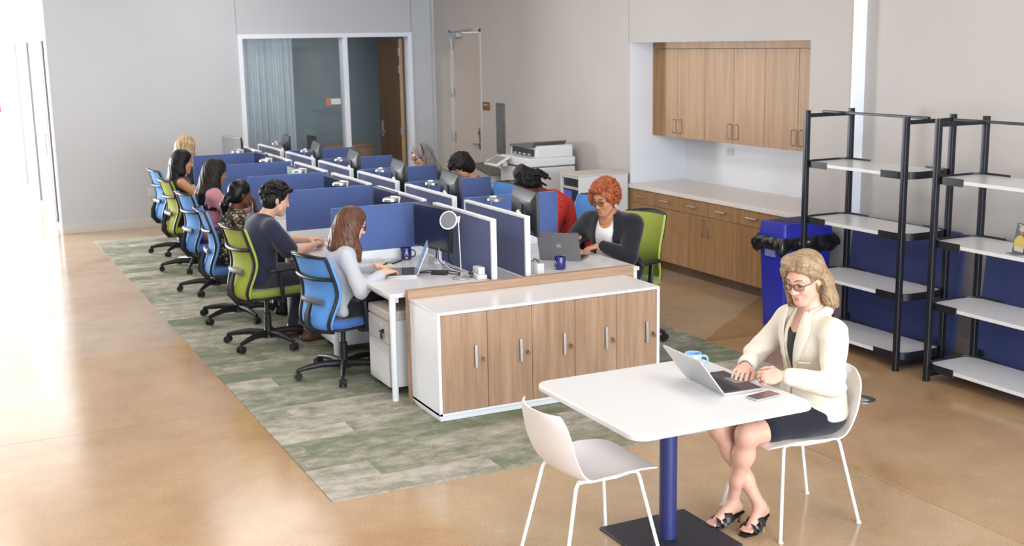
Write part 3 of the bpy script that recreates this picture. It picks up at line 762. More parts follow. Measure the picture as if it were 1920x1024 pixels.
# brochure holder
def brochure():
    t = thing('brochure_stand', 'small photo brochure in clear stand on the right shelf', 'brochure', (6.2, 5.25, .979), math.radians(0))
    t.location = (6.13, 5.275, .9795); t.rotation_euler = (0, 0, math.radians(-14))
    # local: faces -X
    L(MB().box(-.05, .05, -.055, .055, 0, .004), 'foot', mt['grey'], t, bevel=.001)
    dk = M('brochure_dark', srgb(36, 44, 52), .35)
    tl = .15
    def P(y, z, d): return (.0+tl*z+d, y, z+.004)
    def quad(mb, y0, y1, z0, z1, d0, d1):
        vs = [P(y0,z0,d0), P(y1,z0,d0), P(y1,z1,d0), P(y0,z1,d0), P(y0,z0,d1), P(y1,z0,d1), P(y1,z1,d1), P(y0,z1,d1)]
        return mb.add(vs, [(0,1,2,3), (7,6,5,4), (0,4,5,1), (1,5,6,2), (2,6,7,3), (3,7,4,0)])
    L(quad(MB(), -.055, .055, 0, .19, -.004, .004), 'card', dk, t)
    def blob(name, pts, col, d=-.0055):
        m = MB(); n = len(pts); vs = [P(y, z, d) for y, z in pts]+[P(y, z, -.004) for y, z in pts]
        m.add(vs, [tuple(range(n)), tuple(range(2*n-1, n-1, -1))]+[(i, (i+1) % n, n+(i+1) % n, n+i) for i in range(n)])
        L(m, name, M('print_'+name, col, .4), t)
    blob('figure_top', [(.045, .03), (.05, .08), (.03, .105), (.01, .115), (-.02, .115), (-.045, .10), (-.054, .07), (-.054, .03)], srgb(196, 164, 58))
    blob('figure_face', [(-.01+.022*math.cos(q*PI/8), .138+.026*math.sin(q*PI/8)) for q in range(16)], srgb(120, 84, 66), -.0062)
    blob('figure_hair', [(-.01+.03*math.cos(q*PI/8), .158+.018*math.sin(q*PI/8)) for q in range(16)], srgb(178, 160, 148), -.0068)
    blob('figure_laptop', [(.035, .015), (.035, .045), (-.054, .045), (-.054, .015)], srgb(190, 180, 176), -.0064)
    blob('emblem', [(.035, .176), (.028, .184), (.012, .180), (.0, .184), (-.012, .178), (.0, .176)], srgb(120, 190, 200))
brochure()
# ------------------------------------------------------------------ bin
def bin_():
    t = thing('waste_bin', 'tall royal blue waste bin with lid and black liner', 'bin', (6.33, 7.68, 0))
    bm_ = M('bin_blue', srgb(44, 50, 168), .38, noise=(20, .04)); x0, x1, y0, y1 = 6.06, 6.60, 7.50, 7.86
    def fr(mb, a, z0, b, z1, r=.03):
        o0, o1 = rrect(x0+a, x1-a, y0+a, y1-a, r), rrect(x0+b, x1-b, y0+b, y1-b, r); n = len(o0)
        return mb.add([(p, q, z0) for p, q in o0]+[(p, q, z1) for p, q in o1], [tuple(range(n-1, -1, -1)), tuple(range(n, 2*n))]+[(i, (i+1) % n, n+(i+1) % n, n+i) for i in range(n)])
    fr(MB(), .045, 0, .018, .70).build('body', bm_, t, smooth=True)
    MB().box(x0-.0, x0+.03, y0+.12, y1-.12, .60, .66).build('grip', M('bin_label', srgb(120, 128, 190), .4), t, bevel=.004)
    l = fr(fr(MB(), 0, .755, .0, .78), .012, .78, .022, .88).build('lid', bm_, t, smooth=True)
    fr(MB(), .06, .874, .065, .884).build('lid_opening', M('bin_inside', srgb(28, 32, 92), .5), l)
    # crumpled liner overhang
    rnd = random.Random(4); out = []
    base = rrect(x0, x1, y0, y1, .03, 5); cx, cy = (x0+x1)/2, (y0+y1)/2
    pts = []
    for i in range(len(base)):
        a, b = Vector(base[i]), Vector(base[(i+1) % len(base)]); k = max(1, int((b-a).length/.018))
        for j in range(k): pts.append(a+(b-a)*(j/k))
    n = len(pts); rows = [(.77, .004), (.755, .016), (.73, .03), (.70, .034), (.67, .026), (.655, .006), (.665, -.012)]
    vs = []
    ph = [rnd.uniform(0, 6.28) for _ in range(6)]
    for ri, (z, off) in enumerate(rows):
        for i, p in enumerate(pts):
            d = (p-Vector((cx, cy))).normalized(); s = i/n*2*PI
            wv = .011*math.sin(19*s+ph[0]+ri*.5)+.009*math.sin(31*s+ph[1]-ri)+.006*math.sin(53*s+ph[2]+ri*1.4)
            zz = z + (.025*math.sin(5*s+ph[3])+.014*math.sin(11*s+ph[4]))*min(1, ri/3) - .035*max(0, math.cos(s-5.9))*min(1, ri/3)
            vs.append((p.x+d.x*(off+wv*min(1, ri/2)), p.y+d.y*(off+wv*min(1, ri/2)), zz))
    fs = [(r*n+i, r*n+(i+1) % n, (r+1)*n+(i+1) % n, (r+1)*n+i) for r in range(len(rows)-1) for i in range(n)]
    MB().add(vs, fs).build('bin_liner', M('liner_black', srgb(26, 26, 26), .28, spec=.6), t, smooth=True, angle=50)
bin_()
# ------------------------------------------------------------------ copier and side cabinet
def copier():
    t = thing('copier', 'white office copier with dark document tray by the right wall', 'copier', (6.35, 12.4, 0))
    w_ = M('copier_white', srgb(232, 232, 233), .45); dg = M('copier_grey', srgb(96, 94, 90), .5); cr = M('copier_cream', srgb(218, 212, 204), .5)
    x0, x1, y0, y1 = 6.02, 6.64, 11.98, 12.70
    MB().box(x0, x1, y0, y1, .04, .95).build('body', w_, t, bevel=.015)
    for z in (.08, .24, .40): MB().box(x0-.012, x0, y0+.03, y1-.03, z, z+.145).build('paper_drawer', cr, t, bevel=.006)
    for z in (.185, .345, .505): MB().box(x0-.02, x0-.012, y0+.25, y1-.25, z, z+.02).build('drawer_grip', dg, t)
    MB().box(x0+.002, x1-.02, y0+.02, y1-.02, .95, .962).build('seam', dg, t)
    MB().box(x0+.01, x1, y0, y1+.02, .962, 1.06).build('scanner', w_, t, bevel=.012)
    MB().prism([(y0+.02, 1.06), (y1, 1.06), (y1-.03, 1.17), (y0+.04, 1.20), (y0+.02, 1.18)], x0+.14, x1-.02, 'yz').build('document_feeder', w_, t, bevel=.012)
    MB().prism([(y0+.09, 1.175), (y1-.06, 1.155), (y1-.06, 1.185), (y0+.04, 1.245), (y0+.02, 1.24)], x0+.10, x1-.10, 'yz').build('feeder_tray', dg, t, bevel=.006)
    MB().box(x0+.12, x0+.142, y0+.10, y1-.09, 1.075, 1.155).build('feeder_slot', mt['black'], t)
    for i in range(4): MB().box(x0+.11, x0+.12, y0+.16+.12*i, y0+.21+.12*i, 1.085, 1.10).build('feeder_roller', mt['lgrey'], t)
    # control panel
    m = MB().obox((x0-.10, y1-.12, 1.0), (.10, .17, .012), Euler((0, math.radians(-28), 0)).to_matrix())
    m.build('control_panel', w_, t, bevel=.006)
    MB().obox((x0-.107, y1-.12, 1.013), (.075, .13, .003), Euler((0, math.radians(-28), 0)).to_matrix()).build('panel_display', M('copier_panel_face', srgb(150, 146, 142), .35), t)
    MB().box(x0-.06, x0, y1-.2, y1-.04, .94, .99).build('panel_bracket', w_, t)
    MB().sphere((x0-.18, y1-.02, .965), .012, 8).build('status_lamp', M('status_red', srgb(220, 70, 60), .4), t, smooth=True)
    # finisher with stepped output trays
    f = MB().box(x0+.10, x1, y1+.02, y1+.5, .08, .98).build('finisher', cr, t, bevel=.02)
    MB().prism([(y1+.05, .80), (y1+.46, .86), (y1+.50, .93), (y1+.06, .83)], x0-.12, x0+.30, 'yz').build('output_tray', dg, t, bevel=.006)
    MB().prism([(y1+.05, .56), (y1+.44, .62), (y1+.47, .67), (y1+.06, .59)], x0-.10, x0+.30, 'yz').build('output_tray', dg, t, bevel=.006)
    MB().box(x0-.02, x0+.24, y1+.06, y1+.40, .645, .67).build('paper_stack', mt['white'], t)
    MB().prism([(y1+.46, .40), (y1+.62, .52), (y1+.66, .95), (y1+.5, .95)], x0+.12, x1-.05, 'yz').build('finisher_wing', cr, t, bevel=.01)
copier()
def side_cab():
    t = thing('equipment_cabinet', 'white equipment cabinet with dark glass slots beside the copier', 'cabinet', (6.42, 10.99, 0))
    x0, x1, y0, y1, z1 = 6.06, 6.66, 10.70, 11.10, .975
    y0 = 10.905
    y0, y1 = 10.86, 11.27
    w_ = M('equipment_white', srgb(226, 226, 228), .5)
    MB().box(x0, x1, y0, y0+.02, .03, z1-.02).build('side_panel', w_, t, bevel=.003)
    MB().box(x0, x1, y1-.02, y1, .03, z1-.02).build('side_panel', w_, t, bevel=.003)
    MB().box(x0-.005, x1, y0-.005, y1+.005, z1-.02, z1).build('top', M('equipment_top', srgb(214, 208, 200), .5), t, bevel=.003)
    MB().box(x1-.02, x1, y0+.02, y1-.02, .03, z1-.02).build('back', w_, t)
    fr = mt['lgrey']
    for a, b in ((.03, .60), (.815, .84), (.93, z1-.02)): MB().box(x0, x0+.02, y0+.02, y1-.02, a, b).build('front_rail', fr, t)
    MB().box(x0+.03, x0+.05, y0+.02, y1-.02, .84, .93).build('dark_slot', mt['screen'], t)
    MB().box(x0+.03, x0+.05, y0+.02, y1-.02, .60, .815).build('dark_slot', mt['screen'], t)
    MB().box(x0+.024, x0+.03, y0+.21, y1-.03, .70, .79).build('blue_display', M('blue_display', srgb(60, 62, 140), .3, emit=(srgb(90, 95, 200), .5)), t)
    MB().cyl((x0+.022, y0+.12, .66), (x0+.03, y0+.12, .66), .028, n=14).build('dial', fr, t, smooth=True)
side_cab()
# ------------------------------------------------------------------ meeting table
def table():
    t = thing('pedestal_table', 'white square cafe table on a navy column in the foreground', 'table', (2.98, 4.48, 0))
    MB().prism(rrect(2.50, 3.46, 4.01, 4.95, .075, 10), .712, .74).build('tabletop', mt['white'], t, bevel=.006, seg=3)
    MB().lathe([(.042, .014), (.042, .70)], (2.985, 4.50, 0), 32).build('column', mt['navym'], t, smooth=True)
    MB().box(2.755, 3.25, 4.265, 4.755, 0, .014).build('base_plate', mt['basep'], t, bevel=.002)
    MB().box(2.80, 3.17, 4.32, 4.68, .698, .711).build('mounting_plate', mt['basep'], t)
table()
# ------------------------------------------------------------------ shell chairs
def shell_chair(name, label, loc, rz):
    t = thing(name, label, 'chair', loc, rz, group='white shell chairs')
    # local: faces +X, origin under seat centre
    prof = [(.265, .438), (.252, .452), (.18, .460), (.09, .452), (0, .444), (-.08, .444), (-.15, .458), (-.198, .490), (-.228, .54), (-.25, .60), (-.266, .67), (-.280, .73), (-.287, .765)]
    P0 = [Vector((x, 0, z)) for x, z in prof]; P = []
    for i in range(len(P0)-1):
        a_, b_, c_, d_ = P0[max(0, i-1)], P0[i], P0[i+1], P0[min(len(P0)-1, i+2)]
        for k_ in range(6):
            q_ = k_/6; P.append(.5*((2*b_)+(-a_+c_)*q_+(2*a_-5*b_+4*c_-d_)*q_*q_+(-a_+3*b_-3*c_+d_)*q_**3))
    P.append(P0[-1]); S = [0]
    for i in range(1, len(P)): S.append(S[-1]+(P[i]-P[i-1]).length)
    tot = S[-1]
    def at(u):
        s = u*tot
        for i in range(1, len(P)):
            if s <= S[i] or i == len(P)-1:
                k = (s-S[i-1])/(S[i]-S[i-1]); return P[i-1].lerp(P[i], k)
    def half(u):     # half width along the profile
        q = [(0, .165), (.03, .20), (.10, .225), (.25, .238), (.42, .236), (.55, .228), (.66, .232), (.80, .234), (.90, .226), (.96, .212), (1, .172)]
        xs_, ys_ = [a for a, _ in q], [b for _, b in q]
        sw = .035*min(1, min(u, 1-u)/.06)
        return sum(float(np.interp(u+o_*sw, xs_, ys_)) for o_ in (-1, -.5, 0, .5, 1))/5
    def f(u, v):
        p = at(u); y = (v*2-1); h = half(u)
        seat = max(0, min(1, (.62-u)/.2)); back = 1-seat
        dish = .028*seat*(abs(y)**2.6)*max(0, min(1, u/.25)) ; wrap = .055*back*(abs(y)**2.2)
        return (p.x+wrap, y*h, p.z+dish)
    L(MB().sheet(f, 60, 20, .007), 'shell', mt['shell'], t, smooth=True, angle=70)
    feet = {(1, 1): (.244, .2575), (1, -1): (.244, -.2575), (-1, 1): (-.244, .2125), (-1, -1): (-.244, -.2125)}
    for sy in (1, -1):
        tops = [(.155, sy*.155, .446), (-.125, sy*.155, .440)]
        m = MB().tube([(.165, sy*.155, .447), (.05, sy*.165, .437), (-.08, sy*.16, .436), (-.14, sy*.155, .443)], .008, 10)
        L(m, 'side_rail', mt['whitem'], t, smooth=True)
        for sx in (1, -1):
            a = Vector((.17, sy*.158, .447)) if sx == 1 else Vector((-.145, sy*.158, .442))
            b = Vector((*feet[(sx, sy)], .006)); k = a.lerp(b, .06)
            g = L(MB().tube([a+Vector((-.03*sx, 0, -.003)), a+Vector((-.006*sx, 0, -.006)), k, b], .0085, 10), 'leg', mt['whitem'], t, smooth=True)
            L(MB().lathe([(.012, 0), (.014, .003), (.012, .01)], (b.x, b.y, 0), 12), 'glide', mt['lgrey'], g, smooth=True)
    L(MB().cyl((.05, -.165, .437), (.05, .165, .437), .007), 'cross_rail', mt['whitem'], t, smooth=True)
shell_chair('shell_chair', 'white plastic shell chair the blazer woman sits on', (3.69, 4.448, 0), math.radians(176))
shell_chair('shell_chair', 'empty white plastic shell chair at the near left of the table', (2.555, 4.515, 0), math.radians(0))
# ------------------------------------------------------------------ task chairs
def task_chair_proto(colname, c_mesh, c_seat):
    t = thing('task_chair', 'task chair', 'chair', (0, 0, 0), 0, group='task chairs at the desk island')
    bk = mt['black']
    meshm = M(colname+'_mesh_back', c_mesh, .75, noise=(500, .12, 2), bump=(500, .4, .001), spec=.3)
    seatm = fabric(colname+'_seat_fabric', c_seat, .10, 220)
    edge = M(colname+'_edge_band', tuple(min(1, c*1.15) for c in c_mesh), .5)
    # five-star base is a part of its own that swivels
    base = L(MB().lathe([(.001, .055), (.05, .06), (.045, .10), (.03, .13)], (0, 0, 0), 20), 'star_base', bk, t, smooth=True)
    for k in range(5):
        a = 2*PI*k/5; ca, sa = math.cos(a), math.sin(a)
        L(MB().tube([(.03*ca, .03*sa, .095), (.16*ca, .16*sa, .105), (.27*ca, .27*sa, .092), (.342*ca, .342*sa, .078)], [.032, .026, .021, .016], 10, flat=.8), 'base_arm', bk, base, smooth=True)
        cx, cy = .345*ca, .345*sa; m = MB()
        for s in (-1, 1):
            ox, oy = -sa*.014*s, ca*.014*s
            m.cyl((cx+ox*.35, cy+oy*.35, .0365), (cx+ox*1.9, cy+oy*1.9, .0365), .029, n=16)
        m.cyl((cx, cy, .04), (cx, cy, .085), .010).sphere((cx, cy, .046), .024, 10)
        L(m, 'caster', mt['rubber'], base, smooth=True)
    L(MB().lathe([(.028, .10), (.028, .26), (.019, .262), (.019, .40)], (0, 0, 0), 16), 'gas_column', bk, t, smooth=True)
    L(MB().box(-.14, .13, -.075, .075, .375, .415), 'mechanism', bk, t, bevel=.012)
    L(MB().cyl((.02, -.075, .39), (.02, -.19, .395), .008).cyl((.02, -.19, .395), (.02, -.23, .395), .016), 'tilt_lever', bk, t, smooth=True)
    # seat
    L(MB().prism(rrect(-.22, .26, -.235, .235, .09, 7), .412, .432), 'seat_pan', bk, t, bevel=.008)
    L(MB().prism(rrect(-.225, .265, -.245, .245, .10, 7), .432, .492), 'seat_cushion', seatm, t, bevel=.024, seg=4)
    # back: S-curved, lumbar forward
    prof = [(-.215, .40), (-.265, .445), (-.262, .52), (-.235, .60), (-.215, .68), (-.222, .76), (-.252, .86), (-.283, .96), (-.292, .985)]
    def at(v):
        q = v*(len(prof)-1); i = min(int(q), len(prof)-2); k = q-i
        def cr(j): return Vector(prof[max(0, min(len(prof)-1, j))])
        p0, p1, p2, p3 = cr(i-1), cr(i), cr(i+1), cr(i+2)
        return .5*((2*p1)+(-p0+p2)*k+(2*p0-5*p1+4*p2-p3)*k*k+(-p0+3*p1-3*p2+p3)*k**3)
    def hw(v): return .150+.075*math.sin(min(1, v*1.25)*PI/2) - .022*max(0, v-.55)/.45
    def f(u, v):
        p = at(v); y = u*2-1
        return (p[0]+.045*abs(y)**2.2, y*hw(v), p[1])
    L(MB().sheet(f, 14, 22, .006), 'mesh_back', meshm, t, smooth=True, angle=80)
    # black perimeter frame just behind the mesh and the coloured edge band in front of it
    rim = [f(0, v/20) for v in range(21)]+[f(u/8, 1) for u in range(1, 8)]+[f(1, 1-v/20) for v in range(21)]
    L(MB().tube([(x-.012, y, z) for x, y, z in rim], .013, 8, flat=1.0), 'back_frame', bk, t, smooth=True)
    for s in (0, 1):
        e = [f(s, v/20) for v in range(1, 21)]
        L(MB().tube([(x+.006, y*1.045, z) for x, y, z in e], .011, 8), 'edge_band', edge, t, smooth=True)
    top = [f(u/8, 1) for u in range(9)]
    L(MB().tube([(x-.012-.028*math.sin(PI*i/8), y, z+.022*math.sin(PI*i/8)) for i, (x, y, z) in enumerate(top)], .009, 8), 'hanger_bar', bk, t, smooth=True)
    lo = [f(u/8, 0) for u in range(9)]
    L(MB().tube([(x-.01, y, z) for x, y, z in lo], .018, 8), 'lower_frame', bk, t, smooth=True)
    cb = [f(u/8, .70) for u in range(9)]
    L(MB().tube([(x-.022, y, z-.01*math.sin(PI*i/8)) for i, (x, y, z) in enumerate(cb)], .016, 8), 'cross_bar', bk, t, smooth=True)
    c2 = [f(.2+.6*u/8, .43) for u in range(9)]
    L(MB().tube([(x-.03, y, z) for x, y, z in c2], .024, 8, flat=.6), 'lumbar_pad', M(colname+'_lumbar_grey', srgb(92, 92, 96), .5), t, smooth=True)
    # spine bracket
    L(MB().tube([(-.12, 0, .395), (-.25, 0, .40), (-.298, 0, .46), (-.292, 0, .54), (-.262, 0, .62)], [.035, .034, .03, .026, .018], 8, flat=.45), 'spine_bracket', bk, t, smooth=True)
    # arms
    for s in (-1, 1):
        ar = L(MB().tube([(.0, s*.20, .40), (.02, s*.275, .405), (.012, s*.285, .46), (-.005, s*.285, .64)], [.016, .018, .024, .022], 8, flat=.7), 'arm_post', bk, t, smooth=True)
        L(MB().prism(rrect(-.10, .15, s*.285-.043, s*.285+.043, .035, 6), .64, .665), 'arm_pad', bk, ar, bevel=.008)
    return t
GREEN = task_chair_proto('green', srgb(158, 170, 72), srgb(138, 150, 68))
BLUE = task_chair_proto('blue', srgb(92, 148, 216), srgb(70, 108, 176))
_used = set()
def place_chair(proto, x, y, rot, base_rot, label, arms=True):
    if id(proto) in _used: o = copy_tree(proto)
    else: o = proto; _used.add(id(proto))
    o.location = (x, y, .0075); o.rotation_euler = (0, 0, rot); o['label'] = label
    for ch in o.children:
        if ch.name.startswith('star_base'): ch.rotation_euler = (0, 0, base_rot-rot)
    return o
def star_angle(cx, cy, px, py): return math.atan2(py-cy, px-cx)
R = math.radians
CH_ = []
CH_.append(place_chair(BLUE, 2.53, 8.05, R(17), star_angle(2.50, 8.05, 2.22, 8.06), 'blue mesh task chair of the woman in grey nearest the lockers'))
CH_.append(place_chair(GREEN, 2.275, 9.21, R(10), star_angle(2.29, 9.21, 1.987, 9.417), 'lime green mesh task chair under the man in navy shirt'))
CH_.append(place_chair(BLUE, 2.285, 10.27, R(-6), star_angle(2.34, 10.27, 2.12, 10.463), 'bright blue task chair behind the floral blouse woman'))
CH_.append(place_chair(BLUE, 2.37, 11.60, R(8), star_angle(2.42, 11.60, 2.111, 11.699), 'pale blue task chair under the woman in pink top'))
CH_.append(place_chair(GREEN, 2.42, 12.90, R(5), star_angle(2.42, 12.9, 2.081, 12.907), 'lime green task chair under the woman in dark sleeveless top'))
CH_.append(place_chair(BLUE, 2.50, 14.05, R(6), star_angle(2.5, 14.05, 2.148, 14.165), 'blue task chair under the blonde woman at the far end'))
CH_.append(place_chair(GREEN, 4.86, 7.98, R(196), .3, 'lime green task chair behind the red-haired woman in black blazer'))
CH_.append(place_chair(BLUE, 5.0, 9.18, R(180), .9, 'blue task chair behind the woman in red blouse'))
CH_.append(place_chair(BLUE, 4.78, 10.48, R(182), .5, 'blue task chair of the black-haired man on the right side'))
CH_.append(place_chair(GREEN, 4.80, 11.75, R(176), .1, 'lime green task chair of the grey-haired headband wearer'))
CH_[0].scale = (1, 1, .93)
# ------------------------------------------------------------------ things on the tables
def mug(label, x, y, z, col, rot, logo=False, r=.042, h=.092):
    t = thing('mug', label, 'mug', (x, y, z), rot)
    gl = M('mug_glaze', col, .25, coat=.3)
    prof = [(.001, 0), (r*.86, 0), (r*.95, .004), (r, .02), (r, h-.004), (r-.002, h), (r-.005, h-.002), (r-.006, .012), (.001, .008)]
    L(MB().lathe(prof, (0, 0, .0005), 32), 'cup', gl, t, smooth=True)
    L(MB().tube([(r-.004, 0, h*.78), (r+.010, 0, h*.81), (r+.020, 0, h*.78), (r+.027, 0, h*.70), (r+.031, 0, h*.58), (r+.031, 0, h*.46), (r+.027, 0, h*.34), (r+.018, 0, h*.26), (r+.008, 0, h*.235), (r-.004, 0, h*.25)], .0055, 8), 'handle', gl, t, smooth=True)
    if logo:
        def arc(a0, a1, z0, z1, nm):
            m = MB(); n = 8; vs = []
            for i in range(n+1):
                a = a0+(a1-a0)*i/n
                for rr in (r-.001, r+.0008):
                    for zz in (z0(i/n), z1(i/n)): vs.append((rr*math.cos(a), rr*math.sin(a), zz))
            fs = []
            for i in range(n):
                b, c = 4*i, 4*i+4
                fs += [(b+2, c+2, c+3, b+3), (b, b+1, c+1, c), (b, c, c+2, b+2), (b+1, b+3, c+3, c+1)]
            m.add(vs, fs); L(m, nm, mt['white'], t)
        for a in (PI*.60, -PI*.40+PI*2):
            arc(a-.30, a+.30, lambda k: .030+.026*math.sin(PI*k)**.7, lambda k: .046+.020*math.sin(PI*k), 'emblem')
            arc(a-.28, a+.28, lambda k: .016, lambda k: .020, 'lettering')
            arc(a-.20, a+.20, lambda k: .010, lambda k: .013, 'lettering')
    return t
mug('navy mug with white emblem behind the open laptop on the left desk', 3.17, 8.40, ZD, srgb(44, 46, 104), R(-35), True)
mug('navy mug with white emblem in front of the grey laptop, right desk', 3.99, 7.44, ZD, srgb(44, 46, 112), R(80), True)
mug('light blue mug behind the laptop on the white table', 3.30, 4.76, .74, srgb(150, 188, 228), R(-20), False, .043, .085)

def laptop(label, hinge_mid, rot, openang, lid, deck, W=.325, D=.22, z=ZD, logo=False, scr=None):
    # local: hinge along Y through origin, deck towards +X (user side), lid rises and tilts to -X
    t = thing('laptop', label, 'laptop', (*hinge_mid, z+.0005), rot, group='laptops')
    L(MB().prism(rrect(0, D, -W/2, W/2, .012, 4), 0, .012), 'deck', lid, t, bevel=.002)
    L(MB().box(.012, D-.008, -W/2+.008, W/2-.008, .012, .0126), 'palm_rest', deck, t)
    k = MB()
    for r_ in range(5):
        for c_ in range(12):
            x0 = .024+r_*.0185; y0 = -W/2+.028+c_*((W-.056)/12)
            k.box(x0, x0+.0155, y0, y0+(W-.056)/12-.003, .0126, .0138)
    ko = L(k, 'keyboard', mt['black'], t); ko['kind'] = 'stuff'
    L(MB().box(D-.08, D-.018, -.05, .05, .0126, .0131), 'touchpad', mt['grey'], t)
    a = openang
    Rm = Euler((0, -(a-PI/2), 0)).to_matrix()     # upright lid rotated backwards
    def lidpt(y, h, d): return Rm @ Vector((d, y, h)) + Vector((.004, 0, .012))
    o = rrect(-W/2, W/2, 0, D-.006, .012, 4); n = len(o)
    vs = [lidpt(y, h, 0) for y, h in o]+[lidpt(y, h, -.006) for y, h in o]
    L(MB().add(vs, [tuple(range(n)), tuple(range(2*n-1, n-1, -1))]+[(i, (i+1) % n, n+(i+1) % n, n+i) for i in range(n)]), 'lid', lid, t)
    vs = [lidpt(y, h, d) for d in (.0, .0008) for y, h in ((-W/2+.007, .014), (W/2-.007, .014), (W/2-.007, D-.014), (-W/2+.007, D-.014))]
    L(MB().add(vs, [(0, 3, 2, 1), (4, 5, 6, 7), (0, 1, 5, 4), (1, 2, 6, 5), (2, 3, 7, 6), (3, 0, 4, 7)]), 'display', scr or mt['screen'], t)
    L(MB().cyl((.004, -W*.36, .010), (.004, W*.36, .010), .006), 'hinge', mt['grey'], t)
    if logo:
        m = MB()
        def ringpts(r): return [lidpt(r*math.cos(q*PI/12), D/2+r*math.sin(q*PI/12), -.0066) for q in range(24)]
        A, B = ringpts(.018), ringpts(.0155); m.add(A+B, [(i, (i+1) % 24, 24+(i+1) % 24, 24+i) for i in range(24)])
        for s in (-.006, 0, .006): m.add([lidpt(s-.0022, D/2-.006, -.0066), lidpt(s+.0022, D/2-.006, -.0066), lidpt(s+.0022, D/2+.006, -.0066), lidpt(s-.0022, D/2+.006, -.0066)], [(0, 1, 2, 3)])
        L(m, 'emblem', mt['white'], t)
    return t
silver = M('laptop_silver', srgb(196, 196, 198), .35, .7); dark_deck = M('laptop_deck_dark', srgb(62, 54, 56), .45)
gsil = M('laptop_grey', srgb(140, 138, 140), .4, .6)
blueui = M('laptop_display_blue', srgb(130, 150, 190), .25, emit=(srgb(150, 170, 215), .3))
laptop('silver convertible laptop with dark keyboard on the white table', (3.168, 4.478), R(-3), R(127), silver, dark_deck, .34, .222, .74)
laptop('open silver laptop of the woman in grey on the left desk', (3.045, 7.852), R(159), R(112), silver, mt['grey'], .325, .222, ZD, scr=blueui)
laptop('open grey laptop with round emblem before the red-haired woman', (4.15, 7.735), R(44), R(108), gsil, mt['black'], .325, .225, ZD, logo=True)
def phone(label, c, rot, z, top):
    t = thing('smartphone', label, 'phone', (*c, z+.0005), rot)
    L(MB().prism(rrect(-.038, .038, -.078, .078, .012, 5), 0, .009), 'case', mt['alu'] if top == 'g' else mt['black'], t, bevel=.002)
    L(MB().prism(rrect(-.035, .035, -.075, .075, .010, 5), .009, .0096), 'glass', M('phone_glass', srgb(70, 52, 56) if top == 'g' else srgb(28, 30, 48), .08, spec=.7), t)
phone('smartphone with reflective screen lying on the white table edge', (3.312, 4.215), R(98), .74, 'g')
phone('dark smartphone lying on the left desk near the mug', (3.04, 8.33), R(-52), ZD, 'b')
# notebook, pen and keyboard edge on the nearest left desk
t = thing('notebook', 'pale open notebook beside the phone on the left desk', 'notebook', (2.93, 8.27, ZD), R(-12))
L(MB().box(-.07, .07, -.10, .10, .0005, .006), 'pages', M('notebook_paper', srgb(226, 220, 190), .8), t, bevel=.001)
L(MB().box(-.001, .001, -.10, .10, .006, .0075), 'spine', mt['lgrey'], t)
t = thing('pen', 'dark green pen on the pale notebook', 'pen', (2.91, 8.22, ZD+.0065), R(-60))
L(MB().cyl((0, -.065, .005), (0, .05, .005), .0048).cyl((0, .05, .005), (0, .066, .005), .0046, .001), 'barrel', M('pen_green', srgb(52, 66, 58), .4), t, smooth=True)
L(MB().box(-.0012, .0012, -.06, -.02, .0095, .011), 'clip', mt['steel'], t)
t = thing('sticky_notes', 'row of small grey tabs by the divider rail on the left desk', 'desk tray', (2.90, 8.455, ZD), 0)
L(MB().box(-.11, .11, -.02, .02, .0005, .012), 'tray', mt['lgrey'], t, bevel=.002)
for i in range(7): L(MB().box(-.1+.029*i, -.078+.029*i, -.022, .018, .012, .017), 'key', mt['white'], t)
# power brick, cables and plugs at the lamp
t = thing('power_adapter', 'black laptop power brick on the left desk by the monitor', 'power adapter', (3.155, 7.70, ZD), R(-35))
L(MB().box(-.06, .06, -.024, .024, .0005, .026), 'brick', mt['black'], t, bevel=.006)
def cable(label, pts, m, r=.0035):
    P = [Vector(p) for p in pts]; out = []
    for i in range(len(P)-1):
        p0, p1, p2, p3 = P[max(0, i-1)], P[i], P[i+1], P[min(len(P)-1, i+2)]
        for k in range(6):
            q = k/6; out.append(.5*((2*p1)+(-p0+p2)*q+(2*p0-5*p1+4*p2-p3)*q*q+(-p0+3*p1-3*p2+p3)*q**3))
    out.append(P[-1])
    o = MB().tube(out, r, 6).build('cable', m, None, smooth=True); tag(o, label, 'cable', 'desk cables'); return o
zc = ZD+.004
cable('black cable looping from the brick to the monitor arm', [(3.20, 7.67, zc+.01), (3.26, 7.63, zc), (3.33, 7.72, zc), (3.30, 7.86, zc+.01), (3.24, 7.90, zc+.05), (3.27, 8.0, zc+.12)], mt['black'])
cable('black cable coiled across the desk behind the lamp', [(3.10, 7.74, zc+.01), (3.05, 7.82, zc), (3.14, 7.86, zc), (3.26, 7.78, zc), (3.30, 7.66, zc), (3.24, 7.56, zc), (3.31, 7.50, zc), (3.36, 7.44, zc)], mt['black'])
cable('thin white cable from the plug block to the brick', [(3.36, 7.46, zc), (3.28, 7.54, zc), (3.33, 7.62, zc), (3.26, 7.72, zc+.02), (3.21, 7.80, zc+.08), (3.25, 7.93, zc+.14)], mt['white'], .0025)
t = thing('power_block', 'white desk power block with chargers beside the lamp', 'power strip', (3.345, 7.44, ZD), R(-8))
L(MB().box(-.035, .035, -.085, .085, .0005, .035), 'housing', mt['white'], t, bevel=.005)
for y, z in ((-.045, .06), (.01, .055), (.06, .05)):
    L(MB().box(-.022, .026, y-.02, y+.02, .035, .035+z-.01), 'charger', mt['white'], t, bevel=.005)
L(MB().box(-.06, -.035, .02, .06, .02, .04), 'plug', mt['black'], t, bevel=.003)
t = thing('power_cube', 'small white power cube by the spine divider, right desk', 'power strip', (3.775, 7.36, ZD), R(12))
L(MB().box(-.03, .03, -.03, .03, .0005, .075), 'housing', mt['white'], t, bevel=.006)
L(MB().box(.03, .0315, -.018, .018, .02, .055), 'socket_face', mt['lgrey'], t)
